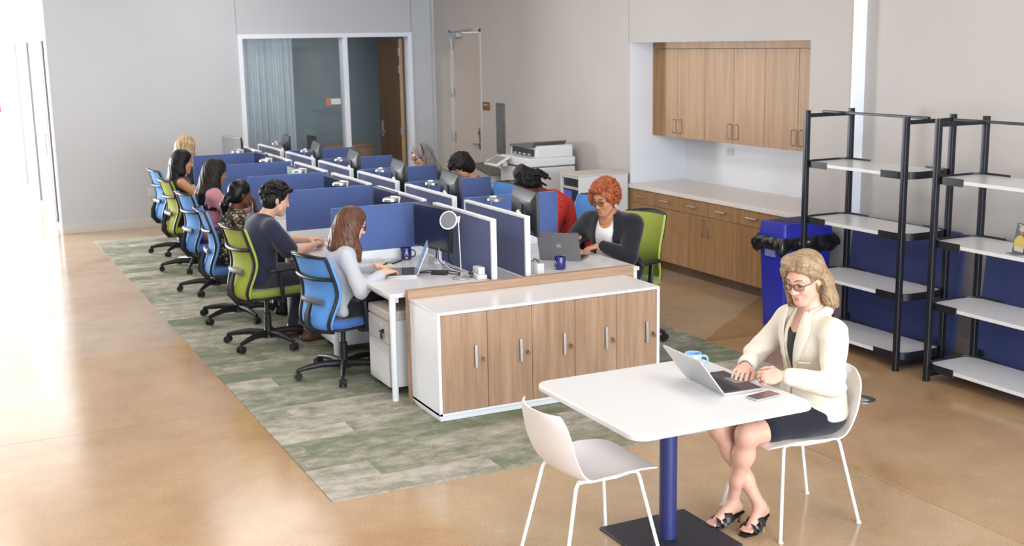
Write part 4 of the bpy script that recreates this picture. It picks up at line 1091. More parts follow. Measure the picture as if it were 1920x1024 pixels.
cable('short black cable end on the right desk by the power cube', [(3.76, 7.42, ZD+.085), (3.80, 7.47, ZD+.09), (3.85, 7.50, ZD+.05), (3.83, 7.46, ZD+.03)], mt['black'], .004)
# orange fruit snack and papers under the right monitor
t = thing('orange_snack', 'bright orange crumpled snack packet under the right monitor', 'snack', (4.03, 8.15, ZD), 0)
rn = random.Random(3); m = MB(); m.sphere((0, 0, .03), .035, 14, (1.1, .9, .85)); m.v = [(x*(1+rn.uniform(-.15, .15)), y*(1+rn.uniform(-.15, .15)), z) for x, y, z in m.v]
L(m, 'packet', M('orange_foil', srgb(236, 118, 60), .4), t, smooth=True)
t = thing('paper_sheets', 'loose cream papers on the right desk beneath the monitor', 'paper', (4.05, 7.98, ZD), R(10))
L(MB().box(-.15, .12, -.10, .12, .0005, .004), 'sheet', M('paper_cream', srgb(246, 228, 200), .8), t)
L(MB().box(-.12, .15, -.12, .09, .004, .006), 'sheet', M('paper_white', srgb(242, 238, 232), .8), t)
# floor box near the shelves
t = thing('floor_box', 'flush grey floor outlet plate in the concrete by the shelves', 'floor outlet', (5.35, 5.78, 0), 0)
L(MB().prism([(.09*math.cos(q*PI/12), .09*math.sin(q*PI/12)) for q in range(24)], .0002, .004), 'cover', mt['steel'], t, bevel=.001)
# ------------------------------------------------------------------ people: smooth signed-distance bodies turned into meshes
V = lambda *a: np.array(a, np.float64)
def unit(a): return a/np.linalg.norm(a)
class S:
    def __init__(s): s.ops = []; s.bb = []; s.disp = None; s.ob = []
    def _b(s, lo, hi): s.bb.append((lo, hi))
    def cap(s, a, b, ra, rb=None, k=.02, mode='u', flat=None):
        a = V(*a); b = V(*b); rb = ra if rb is None else rb
        ab = b-a; L2 = max(1e-9, ab@ab)
        def f(P):
            t = np.clip((P-a)@ab/L2, 0, 1); q = P-a-t[:, None]*ab
            if flat is not None:
                n, fr = flat; d = q@n; q = q+np.outer(d*(1/fr-1), n)
            return np.sqrt(np.einsum('ij,ij->i', q, q))-(ra+(rb-ra)*t)
        r = max(ra, rb)*(1 if flat is None else max(1, flat[1])); s.ops.append((mode, f, k, np.minimum(a, b)-r, np.maximum(a, b)+r))
        if mode == 'u': s._b(np.minimum(a, b)-r, np.maximum(a, b)+r)
        return s
    def chain(s, pts, rs, k=.02, **kw):
        for i in range(len(pts)-1): s.cap(pts[i], pts[i+1], rs[i], rs[i+1], k, **kw)
        return s
    def ell(s, c, r, R=None, k=.02, mode='u'):
        c = V(*c); r = V(*r); R = np.eye(3) if R is None else R
        def f(P):
            q = (P-c)@R; k0 = np.sqrt(((q/r)**2).sum(1)); k1 = np.sqrt(((q/r**2)**2).sum(1))
            return k0*(k0-1)/np.maximum(k1, 1e-6)
        s.ops.append((mode, f, k, c-r.max(), c+r.max()))
        if mode == 'u': s._b(c-r.max(), c+r.max())
        return s
    def box(s, c, h, R=None, rd=.01, k=.01, mode='u'):
        c = V(*c); h = V(*h)-rd; R = np.eye(3) if R is None else R
        def f(P):
            q = np.abs((P-c)@R)-h
            return np.sqrt((np.maximum(q, 0)**2).sum(1))+np.minimum(q.max(1), 0)-rd
        m = np.linalg.norm(h+rd); s.ops.append((mode, f, k, c-m, c+m))
        if mode == 'u': s._b(c-m, c+m)
        return s
    def merge(s, o, k=.004):                 # union with another figure part kept crisp
        lo = np.min([b[0] for b in o.bb], 0); hi = np.max([b[1] for b in o.bb], 0)
        s.ops.append(('u', o.ev, k, lo, hi)); s._b(lo, hi); return s
    def half(s, c, n, k=.005, mode='s'):     # subtract the half space in front of plane (c, n)
        c = V(*c); n = unit(V(*n))
        s.ops.append((mode, lambda P: -((P-c)@n), k, c-9, c+9)); return s
    def ev(s, P):
        d = None; lo = P.min(0)-.045; hi = P.max(0)+.045
        for mode, f, k, a0, a1 in s.ops:
            if (a1 < lo).any() or (a0 > hi).any(): continue
            if d is None and mode != 'u': continue
            e = f(P)
            if d is None:
                if mode == 'u': d = e
                continue
            if mode == 'u':
                h = np.clip(.5+.5*(e-d)/k, 0, 1); d = e+(d-e)*h-k*h*(1-h)
            elif mode == 's':
                e = -e; h = np.clip(.5-.5*(e-d)/k, 0, 1); d = e+(d-e)*h+k*h*(1-h)
            else:
                h = np.clip(.5-.5*(e-d)/k, 0, 1); d = e+(d-e)*h+k*h*(1-h)
        if d is None: return np.full(len(P), .2)
        if s.disp is not None: d = d+s.disp(P)
        return d
    def mesh(s, h):
        lo = np.min([b[0] for b in s.bb], 0)-4*h; hi = np.max([b[1] for b in s.bb], 0)+4*h
        nc = np.ceil((hi-lo)/(4*h)).astype(int)+1
        g = np.stack(np.meshgrid(*[lo[i]+np.arange(nc[i]+1)*4*h for i in range(3)], indexing='ij'), -1)
        Fc = np.empty(nc+1)
        for i in range(0, nc[0]+1, 8):
            for j in range(0, nc[1]+1, 8):
                for k in range(0, nc[2]+1, 8):
                    b_ = g[i:i+8, j:j+8, k:k+8]; Fc[i:i+8, j:j+8, k:k+8] = s.ev(b_.reshape(-1, 3)).reshape(b_.shape[:3])
        act = np.zeros(nc, bool); A = np.abs(Fc) < 7.2*h
        for i in (0, 1):
            for j in (0, 1):
                for k in (0, 1): act |= A[i:i+nc[0], j:j+nc[1], k:k+nc[2]]
        nf = nc*4
        F = np.repeat(np.repeat(np.repeat(np.where(Fc[:-1, :-1, :-1] < 0, -1., 1.).astype(np.float32), 4, 0), 4, 1), 4, 2)
        ci = np.argwhere(act)
        o = np.stack(np.meshgrid(range(4), range(4), range(4), indexing='ij'), -1).reshape(-1, 3)
        key = (ci//5)@np.array([1000000, 1000, 1]); order = np.argsort(key, kind='stable'); ci = ci[order]; key = key[order]
        for c in np.split(ci, np.flatnonzero(np.diff(key))+1):
            idx = (c[:, None, :]*4+o[None]).reshape(-1, 3)
            F[idx[:, 0], idx[:, 1], idx[:, 2]] = s.ev(lo+idx*h)
        return nets(F, lo, h)
def nets(F, lo, h):
    s = F < 0; sh = [n-1 for n in F.shape]
    c = np.zeros(sh, np.uint8); off = [(i, j, k) for i in (0, 1) for j in (0, 1) for k in (0, 1)]
    for i, j, k in off: c += s[i:i+sh[0], j:j+sh[1], k:k+sh[2]]
    act = (c > 0) & (c < 8); idx = np.argwhere(act); n = len(idx)
    pos = np.zeros((n, 3)); cnt = np.zeros(n)
    for a in off:
        for ax in range(3):
            if a[ax]: continue
            b = list(a); b[ax] = 1
            fa = F[idx[:, 0]+a[0], idx[:, 1]+a[1], idx[:, 2]+a[2]].astype(np.float64); fb = F[idx[:, 0]+b[0], idx[:, 1]+b[1], idx[:, 2]+b[2]].astype(np.float64)
            m = (fa < 0) != (fb < 0); t = np.where(m, fa/np.where(m, fa-fb, 1), 0)
            p = np.tile(np.array(a, float), (n, 1)); p[:, ax] += t
            pos[m] += p[m]; cnt[m] += 1
    v = lo+h*(idx+pos/cnt[:, None])
    ids = np.full(sh, -1, np.int32); ids[act] = np.arange(n)
    faces = []
    for ax in range(3):
        u, w_ = [(1, 2), (2, 0), (0, 1)][ax]
        sl0 = [slice(None)]*3; sl1 = [slice(None)]*3
        sl0[ax] = slice(0, -1); sl1[ax] = slice(1, None)
        d = s[tuple(sl0)] != s[tuple(sl1)]
        e = np.argwhere(d)
        e = e[(e[:, u] > 0) & (e[:, w_] > 0) & (e[:, u] < sh[u]) & (e[:, w_] < sh[w_])]
        def cell(du, dw):
            q = e.copy(); q[:, u] += du; q[:, w_] += dw; return ids[q[:, 0], q[:, 1], q[:, 2]]
        quad = np.stack([cell(-1, -1), cell(0, -1), cell(0, 0), cell(-1, 0)], 1)
        inside = s[e[:, 0], e[:, 1], e[:, 2]]
        quad[~inside] = quad[~inside][:, ::-1]
        faces.append(quad[(quad >= 0).all(1)])
    return v, np.concatenate(faces)
def sdf_obj(name, sd, h, mat, parent, world_off=None):
    v, f = sd.mesh(h)
    me = bpy.data.meshes.new(name)
    me.vertices.add(len(v)); me.vertices.foreach_set('co', v.astype(np.float32).ravel())
    me.loops.add(f.size); me.loops.foreach_set('vertex_index', f.astype(np.int32).ravel())
    me.polygons.add(len(f)); me.polygons.foreach_set('loop_start', np.arange(0, f.size, 4, dtype=np.int32))
    me.update(calc_edges=True); me.validate()
    me.polygons.foreach_set('use_smooth', np.ones(len(me.polygons), bool))
    me.materials.append(mat)
    o = bpy.data.objects.new(name, me); link(o, parent); return o
def rotm(yaw=0, pitch=0, roll=0):        # degrees; x forward, pitch > 0 = nose down
    cy, sy = math.cos(R(yaw)), math.sin(R(yaw)); cp, sp = math.cos(R(pitch)), math.sin(R(pitch)); cr, sr = math.cos(R(roll)), math.sin(R(roll))
    Z = np.array([[cy, -sy, 0], [sy, cy, 0], [0, 0, 1]]); Y = np.array([[cp, 0, sp], [0, 1, 0], [-sp, 0, cp]]); X = np.array([[1, 0, 0], [0, cr, -sr], [0, sr, cr]])
    return Z@Y@X
def ik(a, b, l1, l2, pole):
    a, b = V(*a), V(*b); d = b-a; L_ = np.linalg.norm(d)
    if L_ > (l1+l2)*.995:
        k = L_/((l1+l2)*.995); l1 *= k; l2 *= k
    t = (l1*l1-l2*l2+L_*L_)/(2*L_); hh = math.sqrt(max(0, l1*l1-t*t)); u = d/L_
    p = V(*pole); p = p-u*(p@u); return a+u*t+unit(p)*hh
def wrinkle(amp, fr, seed=0):
    rg = np.random.RandomState(seed); ks = rg.normal(size=(5, 3))*fr; ph = rg.uniform(0, 6.28, 5)
    return lambda P: amp*sum(np.sin(P@ks[i]+ph[i]+1.5*np.sin(P@ks[(i+1) % 5]*.5)) for i in range(5))/2.2

class Pose: pass
def make_pose(hip=(0, 0, .56), chest=(.06, 0, .92), neck=(.09, 0, 1.05), head=(.14, 0, 1.19), hr=(0, 15, 0), shw=.17, shz=None, wr=None, wl=None, hdR=None, hdL=None,
              knees=((.42, -.10, .52), (.42, .10, .52)), ankles=((.40, -.10, .09), (.40, .10, .09)), toes=None, build=1.0, poleR=(-.3, -1, -1), poleL=(-.3, 1, -1), size=1.0, twist=0, palmR=(0, 0, 1), palmL=(0, 0, 1), curl=.5):
    p = Pose(); p.hip, p.chest, p.neck, p.head = V(*hip), V(*chest), V(*neck), V(*head); p.Rh = rotm(*hr); p.b = build; p.s = size; p.curl = curl
    ax = unit(p.neck-p.hip); fw = unit(np.cross(V(0, 1, 0), ax)); tw = R(twist); side = unit(np.cross(ax, fw)); sd = side*math.cos(tw)+fw*math.sin(tw)
    p.ax, p.fw, p.side = ax, fw*math.cos(tw)-side*math.sin(tw), sd
    c = p.chest+(p.neck-p.chest)*.55
    p.shR, p.shL = c-sd*shw, c+sd*shw
    p.wrR, p.wrL = V(*(wr or (.38, -.12, .77))), V(*(wl or (.38, .12, .77)))
    p.elR = ik(p.shR, p.wrR, .265, .24, poleR); p.elL = ik(p.shL, p.wrL, .265, .24, poleL)
    p.hdR = unit(V(*(hdR or (1, .25, -.15)))); p.hdL = unit(V(*(hdL or (1, -.25, -.15)))); p.pnR, p.pnL = V(*palmR), V(*palmL)
    p.kn = [V(*k) for k in knees]; p.an = [V(*a) for a in ankles]; p.to = [V(*t) for t in (toes or [(a[0]+.16, a[1], .03) for a in ankles])]
    p.Rt = np.stack([p.fw, p.side, ax], 1)
    return p
def hp(p, *l): return p.head+p.Rh@(V(*l)*p.s)
def torso_ops(s, p, g=0., k=.05, low=True):
    b = p.b; Rt = p.Rt
    if low: s.ell(p.hip+V(-.02, 0, .01), (.125*b+g, .165*b+g, .105*b+g), Rt, k)
    s.ell(p.hip+(p.chest-p.hip)*.42, (.105*b+g, .138*b+g, .16+g), Rt, k)
    s.ell(p.chest+p.fw*.005, (.108*b+g, .150*b+g, .155+g), Rt, k)
    s.cap(p.shR+(p.shL-p.shR)*.12, p.shL+(p.shR-p.shL)*.12, .052*b+g, None, .05)
    s.cap(p.chest+(p.neck-p.chest)*.4, p.neck-p.ax*.01, .085*b+g, .055+g, .04)
def arm_ops(s, p, g=0., end=1.0, k=.02, both=(0, 1)):
    b = p.b
    for i in both:
        sh, el, wr = ((p.shR, p.elR, p.wrR), (p.shL, p.elL, p.wrL))[i]
        s.cap(sh, el, .050*b+g, .038*b+g*.9, .035)
        if end < .5:
            s.ops.pop(); s.bb.pop(); e = sh+(el-sh)*end*2; s.cap(sh, e, .050*b+g, .047*b+g*1.35, .035)
        else:
            e = el+(wr-el)*(end-.5)*2; s.cap(el, e, .040*b+g*.9, (.040+(.024-.040)*(end-.5)*2)*(.6+.4*b)+g*.8, k)
def leg_ops(s, p, g=0., end=1.0, hipr=.085):
    for i in (0, 1):
        h0 = p.hip+V(.0, (-.085, .085)[i]*p.b, -.02); kn, an = p.kn[i], p.an[i]
        q = S(); q.cap(h0, kn, hipr*p.b+g, .058*p.b+g, .03)
        if end > .5:
            e = kn+(an-kn)*(end-.5)*2; m = kn+(an-kn)*.3
            q.cap(kn, m, .055*p.b+g, .054*p.b+g, .025); q.cap(m, e, .052*p.b+g, .033+g, .02)
        s.merge(q, .012)
def hand_ops(s, W, d, n, sgn, curl=.5, sc=1.0, spread=1.0, fold=None):
    d = unit(d); n = unit(n-d*(n@d)); t = np.cross(n, d)*sgn      # t points to the thumb side
    s.cap(W-d*.03, W+d*.02, .025*sc, .026*sc, .012, flat=(n, .78))
    s.ell(W+d*.052*sc, (.050*sc, .041*sc, .0165*sc), np.stack([d, t, n], 1), .012)
    offs = (.028, .0095, -.0095, -.027); lens = (.072, .080, .075, .058); rad = (.0088, .009, .0086, .0076)
    for i in range(4):
        c = curl if fold is None else fold[i]
        base = W+d*(.088-(.006 if i in (0, 3) else 0))*sc+t*offs[i]*sc*spread+n*.003
        dirv = unit(d+t*(offs[i]*3.0*(spread-.6))); p0 = base; ang = 0
        for j, fr in enumerate((.45, .31, .24)):
            ang += c*(.75, .95, .7)[j]
            dv = dirv*math.cos(ang)-n*math.sin(ang); p1 = p0+dv*lens[i]*fr*sc
            s.cap(p0, p1, rad[i]*sc*(1-.08*j), rad[i]*sc*(1-.08*(j+1)), .004); p0 = p1
    b0 = W+d*.022*sc+t*.026*sc-n*.004; b1 = b0+(d*.55+t*.62-n*.35)*.036*sc; b2 = b1+(d*.85+t*.15-n*.28)*.034*sc; b3 = b2+(d*.95-t*.08-n*.2)*.024*sc
    s.chain([b0, b1, b2, b3], [.0135*sc, .0115*sc, .010*sc, .0082*sc], .008)
def head_ops(s, p, jaw=1.0, detail=True, k0=.03):
    z = p.s; Rh = p.Rh
    def E(c, r, k=.02, mode='u', Rl=None): s.ell(hp(p, *c), tuple(q*z for q in r), Rh if Rl is None else Rh@Rl, k*z, mode)
    def C(a, b, ra, rb=None, k=.012): s.cap(hp(p, *a), hp(p, *b), ra*z, None if rb is None else rb*z, k*z)
    E((-.012, 0, .036), (.097, .074, .088), k0)
    E((.022, 0, -.035), (.066, .059*jaw, .082), .03)
    E((.062, 0, -.096), (.026, .027*jaw, .021), .026)
    for y in (-1, 1):
        E((.048, y*.038, -.022), (.034, .026, .03), .022)
        C((.030, y*.052*jaw, -.062), (.055, y*.024*jaw, -.092), .016, .014, .03)      # jaw line
        C((.074, y*.014, .030), (.058, y*.046, .030), .013, .010, .02)                 # brow
        E((.082, y*.031, .010), (.020, .019, .0125), .012, 's')                        # socket
        E((.066, y*.031, .009), (.0155, .0155, .0145), .004)                           # lid over the eye
        E((-.010, y*.0755, -.002), (.018, .007, .030), .006, 'u', rotm(y*-14, 0, 0))   # ear
        E((-.006, y*.0835, .002), (.009, .006, .016), .004, 's')
    C((.079, 0, .026), (.101, 0, -.022), .0075, .0105, .012)
    E((.100, 0, -.026), (.012, .0125, .0095), .008)
    for y in (-1, 1): E((.090, y*.0115, -.029), (.0095, .0075, .0075), .006)
    C((.083, -.015, -.0555), (.083, .015, -.0555), .0065, None, .008); C((.080, -.012, -.0655), (.080, .012, -.0655), .0072, None, .008)
    s.cap(hp(p, .098, -.02, -.0605), hp(p, .098, .02, -.0605), .012*z, None, .004*z, 's')
    s.ops.pop()
    # neck
    s.cap(hp(p, -.034, 0, -.04), p.neck-p.ax*.03, .045*z*(.55+.45*p.b), .056*(.55+.45*p.b), .022)
def face_parts(t, p, skin_dark, lip, brow, glasses=None, eyes=True):
    z = p.s
    def tubeh(name, pts, r, m, par=t, n=6): return L(MB().tube([tuple(hp(p, *q)) for q in pts], [x*z for x in r] if isinstance(r, (list, tuple)) else r*z, n), name, m, par, smooth=True)
    for y in (-1, 1):
        tubeh('eyebrow', [(.0900, y*.013, .0345), (.0865, y*.028, .0395), (.0715, y*.048, .0345)], [.0036, .0040, .0018], brow)
        tubeh('eyelash', [(.0775, y*.0185, .004), (.0815, y*.030, .0025), (.0745, y*.0435, .0055)], [.0011, .0016, .001], M('lash', srgb(40, 28, 24), .6) if 'lash' not in mt else mt['lash'])
        if eyes: L(MB().sphere(tuple(hp(p, .0665, y*.031, .0075)), .0150*z, 12), 'eye', mt['eyew'], t, smooth=True)
    tubeh('lips', [(.0770, -.026, -.0605), (.0880, -.010, -.0575), (.0900, 0, -.0585), (.0880, .010, -.0575), (.0770, .026, -.0605)], [.001, .0036, .0034, .0036, .001], lip, n=8)
    tubeh('lips', [(.0770, -.024, -.0615), (.0862, -.010, -.0652), (.0875, 0, -.0658), (.0862, .010, -.0652), (.0770, .024, -.0615)], [.001, .0042, .0044, .0042, .001], lip, n=8)
    if glasses:
        gm, rr, sq = glasses
        g = None
        for y in (-1, 1):
            o = []
            for i in range(20):
                a = 2*PI*i/20; cx, sx = math.cos(a), math.sin(a)
                ex = (abs(cx)**(2/sq))*(1 if cx >= 0 else -1)*.0255; ez = (abs(sx)**(2/sq))*(1 if sx >= 0 else -1)*.0165*rr
                yy = y*.0325+ex; o.append((.099-.28*max(0, abs(yy)-.02)**1.15*1.6, yy, .006+ez))
            q = L(MB().tube([tuple(hp(p, *w)) for w in o], .0017*z, 6, closed=True), 'glasses_rim', gm, t, smooth=True)
            tubeh('glasses_temple', [(.087, y*.0575, .010), (.055, y*.0765, .012), (-.005, y*.0815, .014), (-.022, y*.081, .002)], [.0024, .0022, .0018, .0014], gm)
            vs = [tuple(hp(p, *w)) for w in o]
            L(MB().add(vs, [tuple(range(20))]), 'lens', mt['lens'], t)
        tubeh('glasses_bridge', [(.0985, -.009, .010), (.1015, 0, .012), (.0985, .009, .010)], .0017, gm)
mt['lash'] = M('lash', srgb(40, 28, 24), .6); mt['eyew'] = M('eye_dark', srgb(60, 46, 42), .25)
def skin(name, c): return M(name, c, .5, noise=(45, .05), sss=.12, spec=.35, bump=(160, .04, .0006))
def hairm(name, c1, c2, rough=.42, fr=26.0, bump=.35):
    m = bpy.data.materials.new(name); m.use_nodes = True; N, K = nt(m); b = N['Principled BSDF']
    b.inputs['Roughness'].default_value = rough; b.inputs['Specular IOR Level'].default_value = .28
    at = N.new('ShaderNodeAttribute'); at.attribute_name = 'strand'
    n = N.new('ShaderNodeTexNoise'); n.inputs['Scale'].default_value = fr; n.inputs['Detail'].default_value = 4; n.inputs['Roughness'].default_value = .65
    K.new(at.outputs['Vector'], n.inputs['Vector'])
    r = N.new('ShaderNodeValToRGB'); r.color_ramp.elements[0].position = .36; r.color_ramp.elements[1].position = .66
    r.color_ramp.elements[0].color = (*c1, 1); r.color_ramp.elements[1].color = (*c2, 1)
    K.new(n.outputs[0], r.inputs[0]); K.new(r.outputs[0], b.inputs['Base Color'])
    bp = N.new('ShaderNodeBump'); bp.inputs['Strength'].default_value = bump; bp.inputs['Distance'].default_value = .004
    K.new(n.outputs[0], bp.inputs['Height']); K.new(bp.outputs[0], b.inputs['Normal'])
    return m
def hair_obj(name, s, h, mat, t, p, crown=(-.035, 0, 0), sweep=.12, swoop=False):
    o = sdf_obj(name, s, h, mat, t); me = o.data
    co = np.empty(len(me.vertices)*3, np.float32); me.vertices.foreach_get('co', co); co = co.reshape(-1, 3)
    q = (co-p.head)@p.Rh/p.s - np.array(crown)
    # below the ears hair hangs straight down: azimuth from the vertical axis instead of the head axis
    a = np.arctan2(q[:, 1], q[:, 0]); r = np.sqrt(q[:, 0]**2+q[:, 1]**2)
    st = np.stack([np.cos(a), np.sin(a), sweep*q[:, 2]/.1+.25*np.clip(r/.1, 0, 2)*sweep], 1)
    if swoop:      # hair in front of the crown is combed sideways over the forehead
        l = (co-p.head)@p.Rh/p.s; sm = lambda v, a, b: np.clip((v-a)/(b-a), 0, 1)**2*(3-2*np.clip((v-a)/(b-a), 0, 1))
        w_ = (sm(l[:, 0], -.01, .035)*sm(l[:, 2]+.3*np.abs(l[:, 1]), .055, .085))[:, None]
        st = st*(1-w_)+w_*np.stack([7*l[:, 0]+.6*l[:, 1], 7*l[:, 2]+.9*l[:, 1], l[:, 1]*.2], 1)
    at = me.attributes.new('strand', 'FLOAT_VECTOR', 'POINT'); at.data.foreach_set('vector', st.astype(np.float32).ravel())
    return o
def long_hair(s, p, length=.35, up=.012, back=.13, front=True, rad=.03, fwd=.03, azs=range(75, 286, 15), taper=.4):
    hair_cap(s, p, up)
    for az in azs:
        a = R(az); dl = V(math.cos(a), math.sin(a), 0); dh = p.Rh@dl; dh = unit(V(dh[0], dh[1], 0))
        st = hp(p, -.016+.083*dl[0], .079*dl[1], .025); md = hp(p, -.02+.085*dl[0], .084*dl[1], -.075)
        isb = -dl[0]
        z1 = md[2]-length*(1 if isb > .0 else .85)
        kx = np.clip((z1-p.hip[2])/(p.neck[2]-p.hip[2]), 0, 1); axp = p.hip+(p.neck-p.hip)*kx
        if isb > .05: en = V(axp[0]+dh[0]*back, axp[1]+dh[1]*(back+.01), z1)
        else: en = V(md[0]+fwd+dh[0]*.02, md[1]+dh[1]*.02, z1)
        if not front and isb < .2: en = md-V(0, 0, .06)
        m2 = md*.5+en*.5+dh*.015
        s.chain([st, md, m2, en], [rad, rad, rad*.9, rad*taper], .025)
def grooves(p, amp, n, ph=0):
    c = hp(p, -.02, 0, 0)
    def f(P):
        q = P-c; a = np.arctan2(q[:, 1], q[:, 0]); return amp*np.sin(n*a+ph+7*np.sin(q[:, 2]*9))+amp*.5*np.sin(n*2.7*a+1.3)
    return f
def hair_cap(s, p, up=.012, cut=True, grow=1.0, front=.0, side_z=-.03):
    z = p.s; u = up
    def E(c, r, k=.02, mode='u'): s.ell(hp(p, *c), tuple(q*z for q in r), p.Rh, k*z, mode)
    E((-.016, 0, .042), (.098+u, .076+u, .088+u))
    E((-.045, 0, -.01), (.068+u, .072+u, .075+u))
    if cut:
        E((.078+front, 0, -.030), (.058, .075, .105), .012, 's')
        E((.085+front, 0, .03), (.045, .05, .045), .02, 's')
def person(name, label, loc, rz, p, sk, h=.006, jaw=1.0, armskin=True, legskin=True, fold=(None, None), handsc=(1.0, 1.0), spread=1.0):
    t = thing(name, label, 'person', loc, rz)
    s = S(); head_ops(s, p, jaw); torso_ops(s, p, -.004); arm_ops(s, p, 0)
    if legskin: leg_ops(s, p, -.004)
    hand_ops(s, p.wrR, p.hdR, p.pnR, 1, p.curl, handsc[0], spread, fold[0]); hand_ops(s, p.wrL, p.hdL, p.pnL, -1, p.curl, handsc[1], spread, fold[1])
    sdf_obj('body', s, h, sk, t)
    return t
def shoes(t, p, m, g=.0):
    for i in (0, 1):
        s = S(); a, to = p.an[i], p.to[i]; d = unit(V(to[0]-a[0], to[1]-a[1], 0)); hl = V(a[0], a[1], .035)-d*.045
        s.cap(hl, V(to[0], to[1], .032), .036, .034, .02, flat=(V(0, 0, 1), .8)); s.cap(V(a[0], a[1], .085), hl+d*.05, .037, .036, .03); s.cap(V(a[0], a[1], .085), V(to[0], to[1], .03)-d*.05, .036, .03, .03)
        s.half((0, 0, .004), (0, 0, -1), .004, 's')
        sdf_obj('shoe', s, .007, m, t)
def top_garment(t, name, p, m, g=.014, end=.95, h=.007, neckcut=.0, low=True, seed=0, wr=.004, cuts=(), hem=None, both=(0, 1)):
    s = S(); torso_ops(s, p, g, low=low)
    if end > 0: arm_ops(s, p, g, end, both=both)
    s.ell(p.neck+p.ax*.045+p.fw*(.02+neckcut), (.075+neckcut, .07, .075+neckcut), p.Rt, .012, 's')
    for c in cuts: c(s)
    if hem is not None: s.half((0, 0, hem), (0, 0, -1), .01)
    s.disp = wrinkle(wr, 16, seed)
    return sdf_obj(name, s, h, m, t)
def trousers(t, p, m, g=.014, h=.008, end=.97, seed=1, name='trousers'):
    s = S(); s.ell(p.hip+V(-.02, 0, .0), (.135*p.b+g*.6, .17*p.b+g*.6, .105*p.b+g*.5), p.Rt, .05); leg_ops(s, p, g, end); s.disp = wrinkle(.003, 18, seed)
    return sdf_obj(name, s, h, m, t)

def print_mat(name, ground, spot, spot2, sc=26, thr=.30):
    m = bpy.data.materials.new(name); m.use_nodes = True; N, K = nt(m); b = N['Principled BSDF']; b.inputs['Roughness'].default_value = .75
    co = N.new('ShaderNodeTexCoord'); v = N.new('ShaderNodeTexVoronoi'); v.inputs['Scale'].default_value = sc
    n = N.new('ShaderNodeTexNoise'); n.inputs['Scale'].default_value = sc*1.6; n.inputs['Detail'].default_value = 3; ad = N.new('ShaderNodeVectorMath'); ad.operation = 'MULTIPLY_ADD'
    K.new(co.outputs['Object'], n.inputs['Vector']); K.new(n.outputs[1], ad.inputs[0]); ad.inputs[1].default_value = (.05, .05, .05); K.new(co.outputs['Object'], ad.inputs[2]); K.new(ad.outputs[0], v.inputs['Vector'])
    r = N.new('ShaderNodeValToRGB'); r.color_ramp.interpolation = 'CONSTANT'; e = r.color_ramp.elements
    e[0].position = 0; e[0].color = (*spot, 1); e[1].position = thr; e[1].color = (*ground, 1); x = e.new(thr*.62); x.color = (*spot2, 1)
    K.new(v.outputs['Distance'], r.inputs[0]); K.new(r.outputs[0], b.inputs['Base Color']); return m
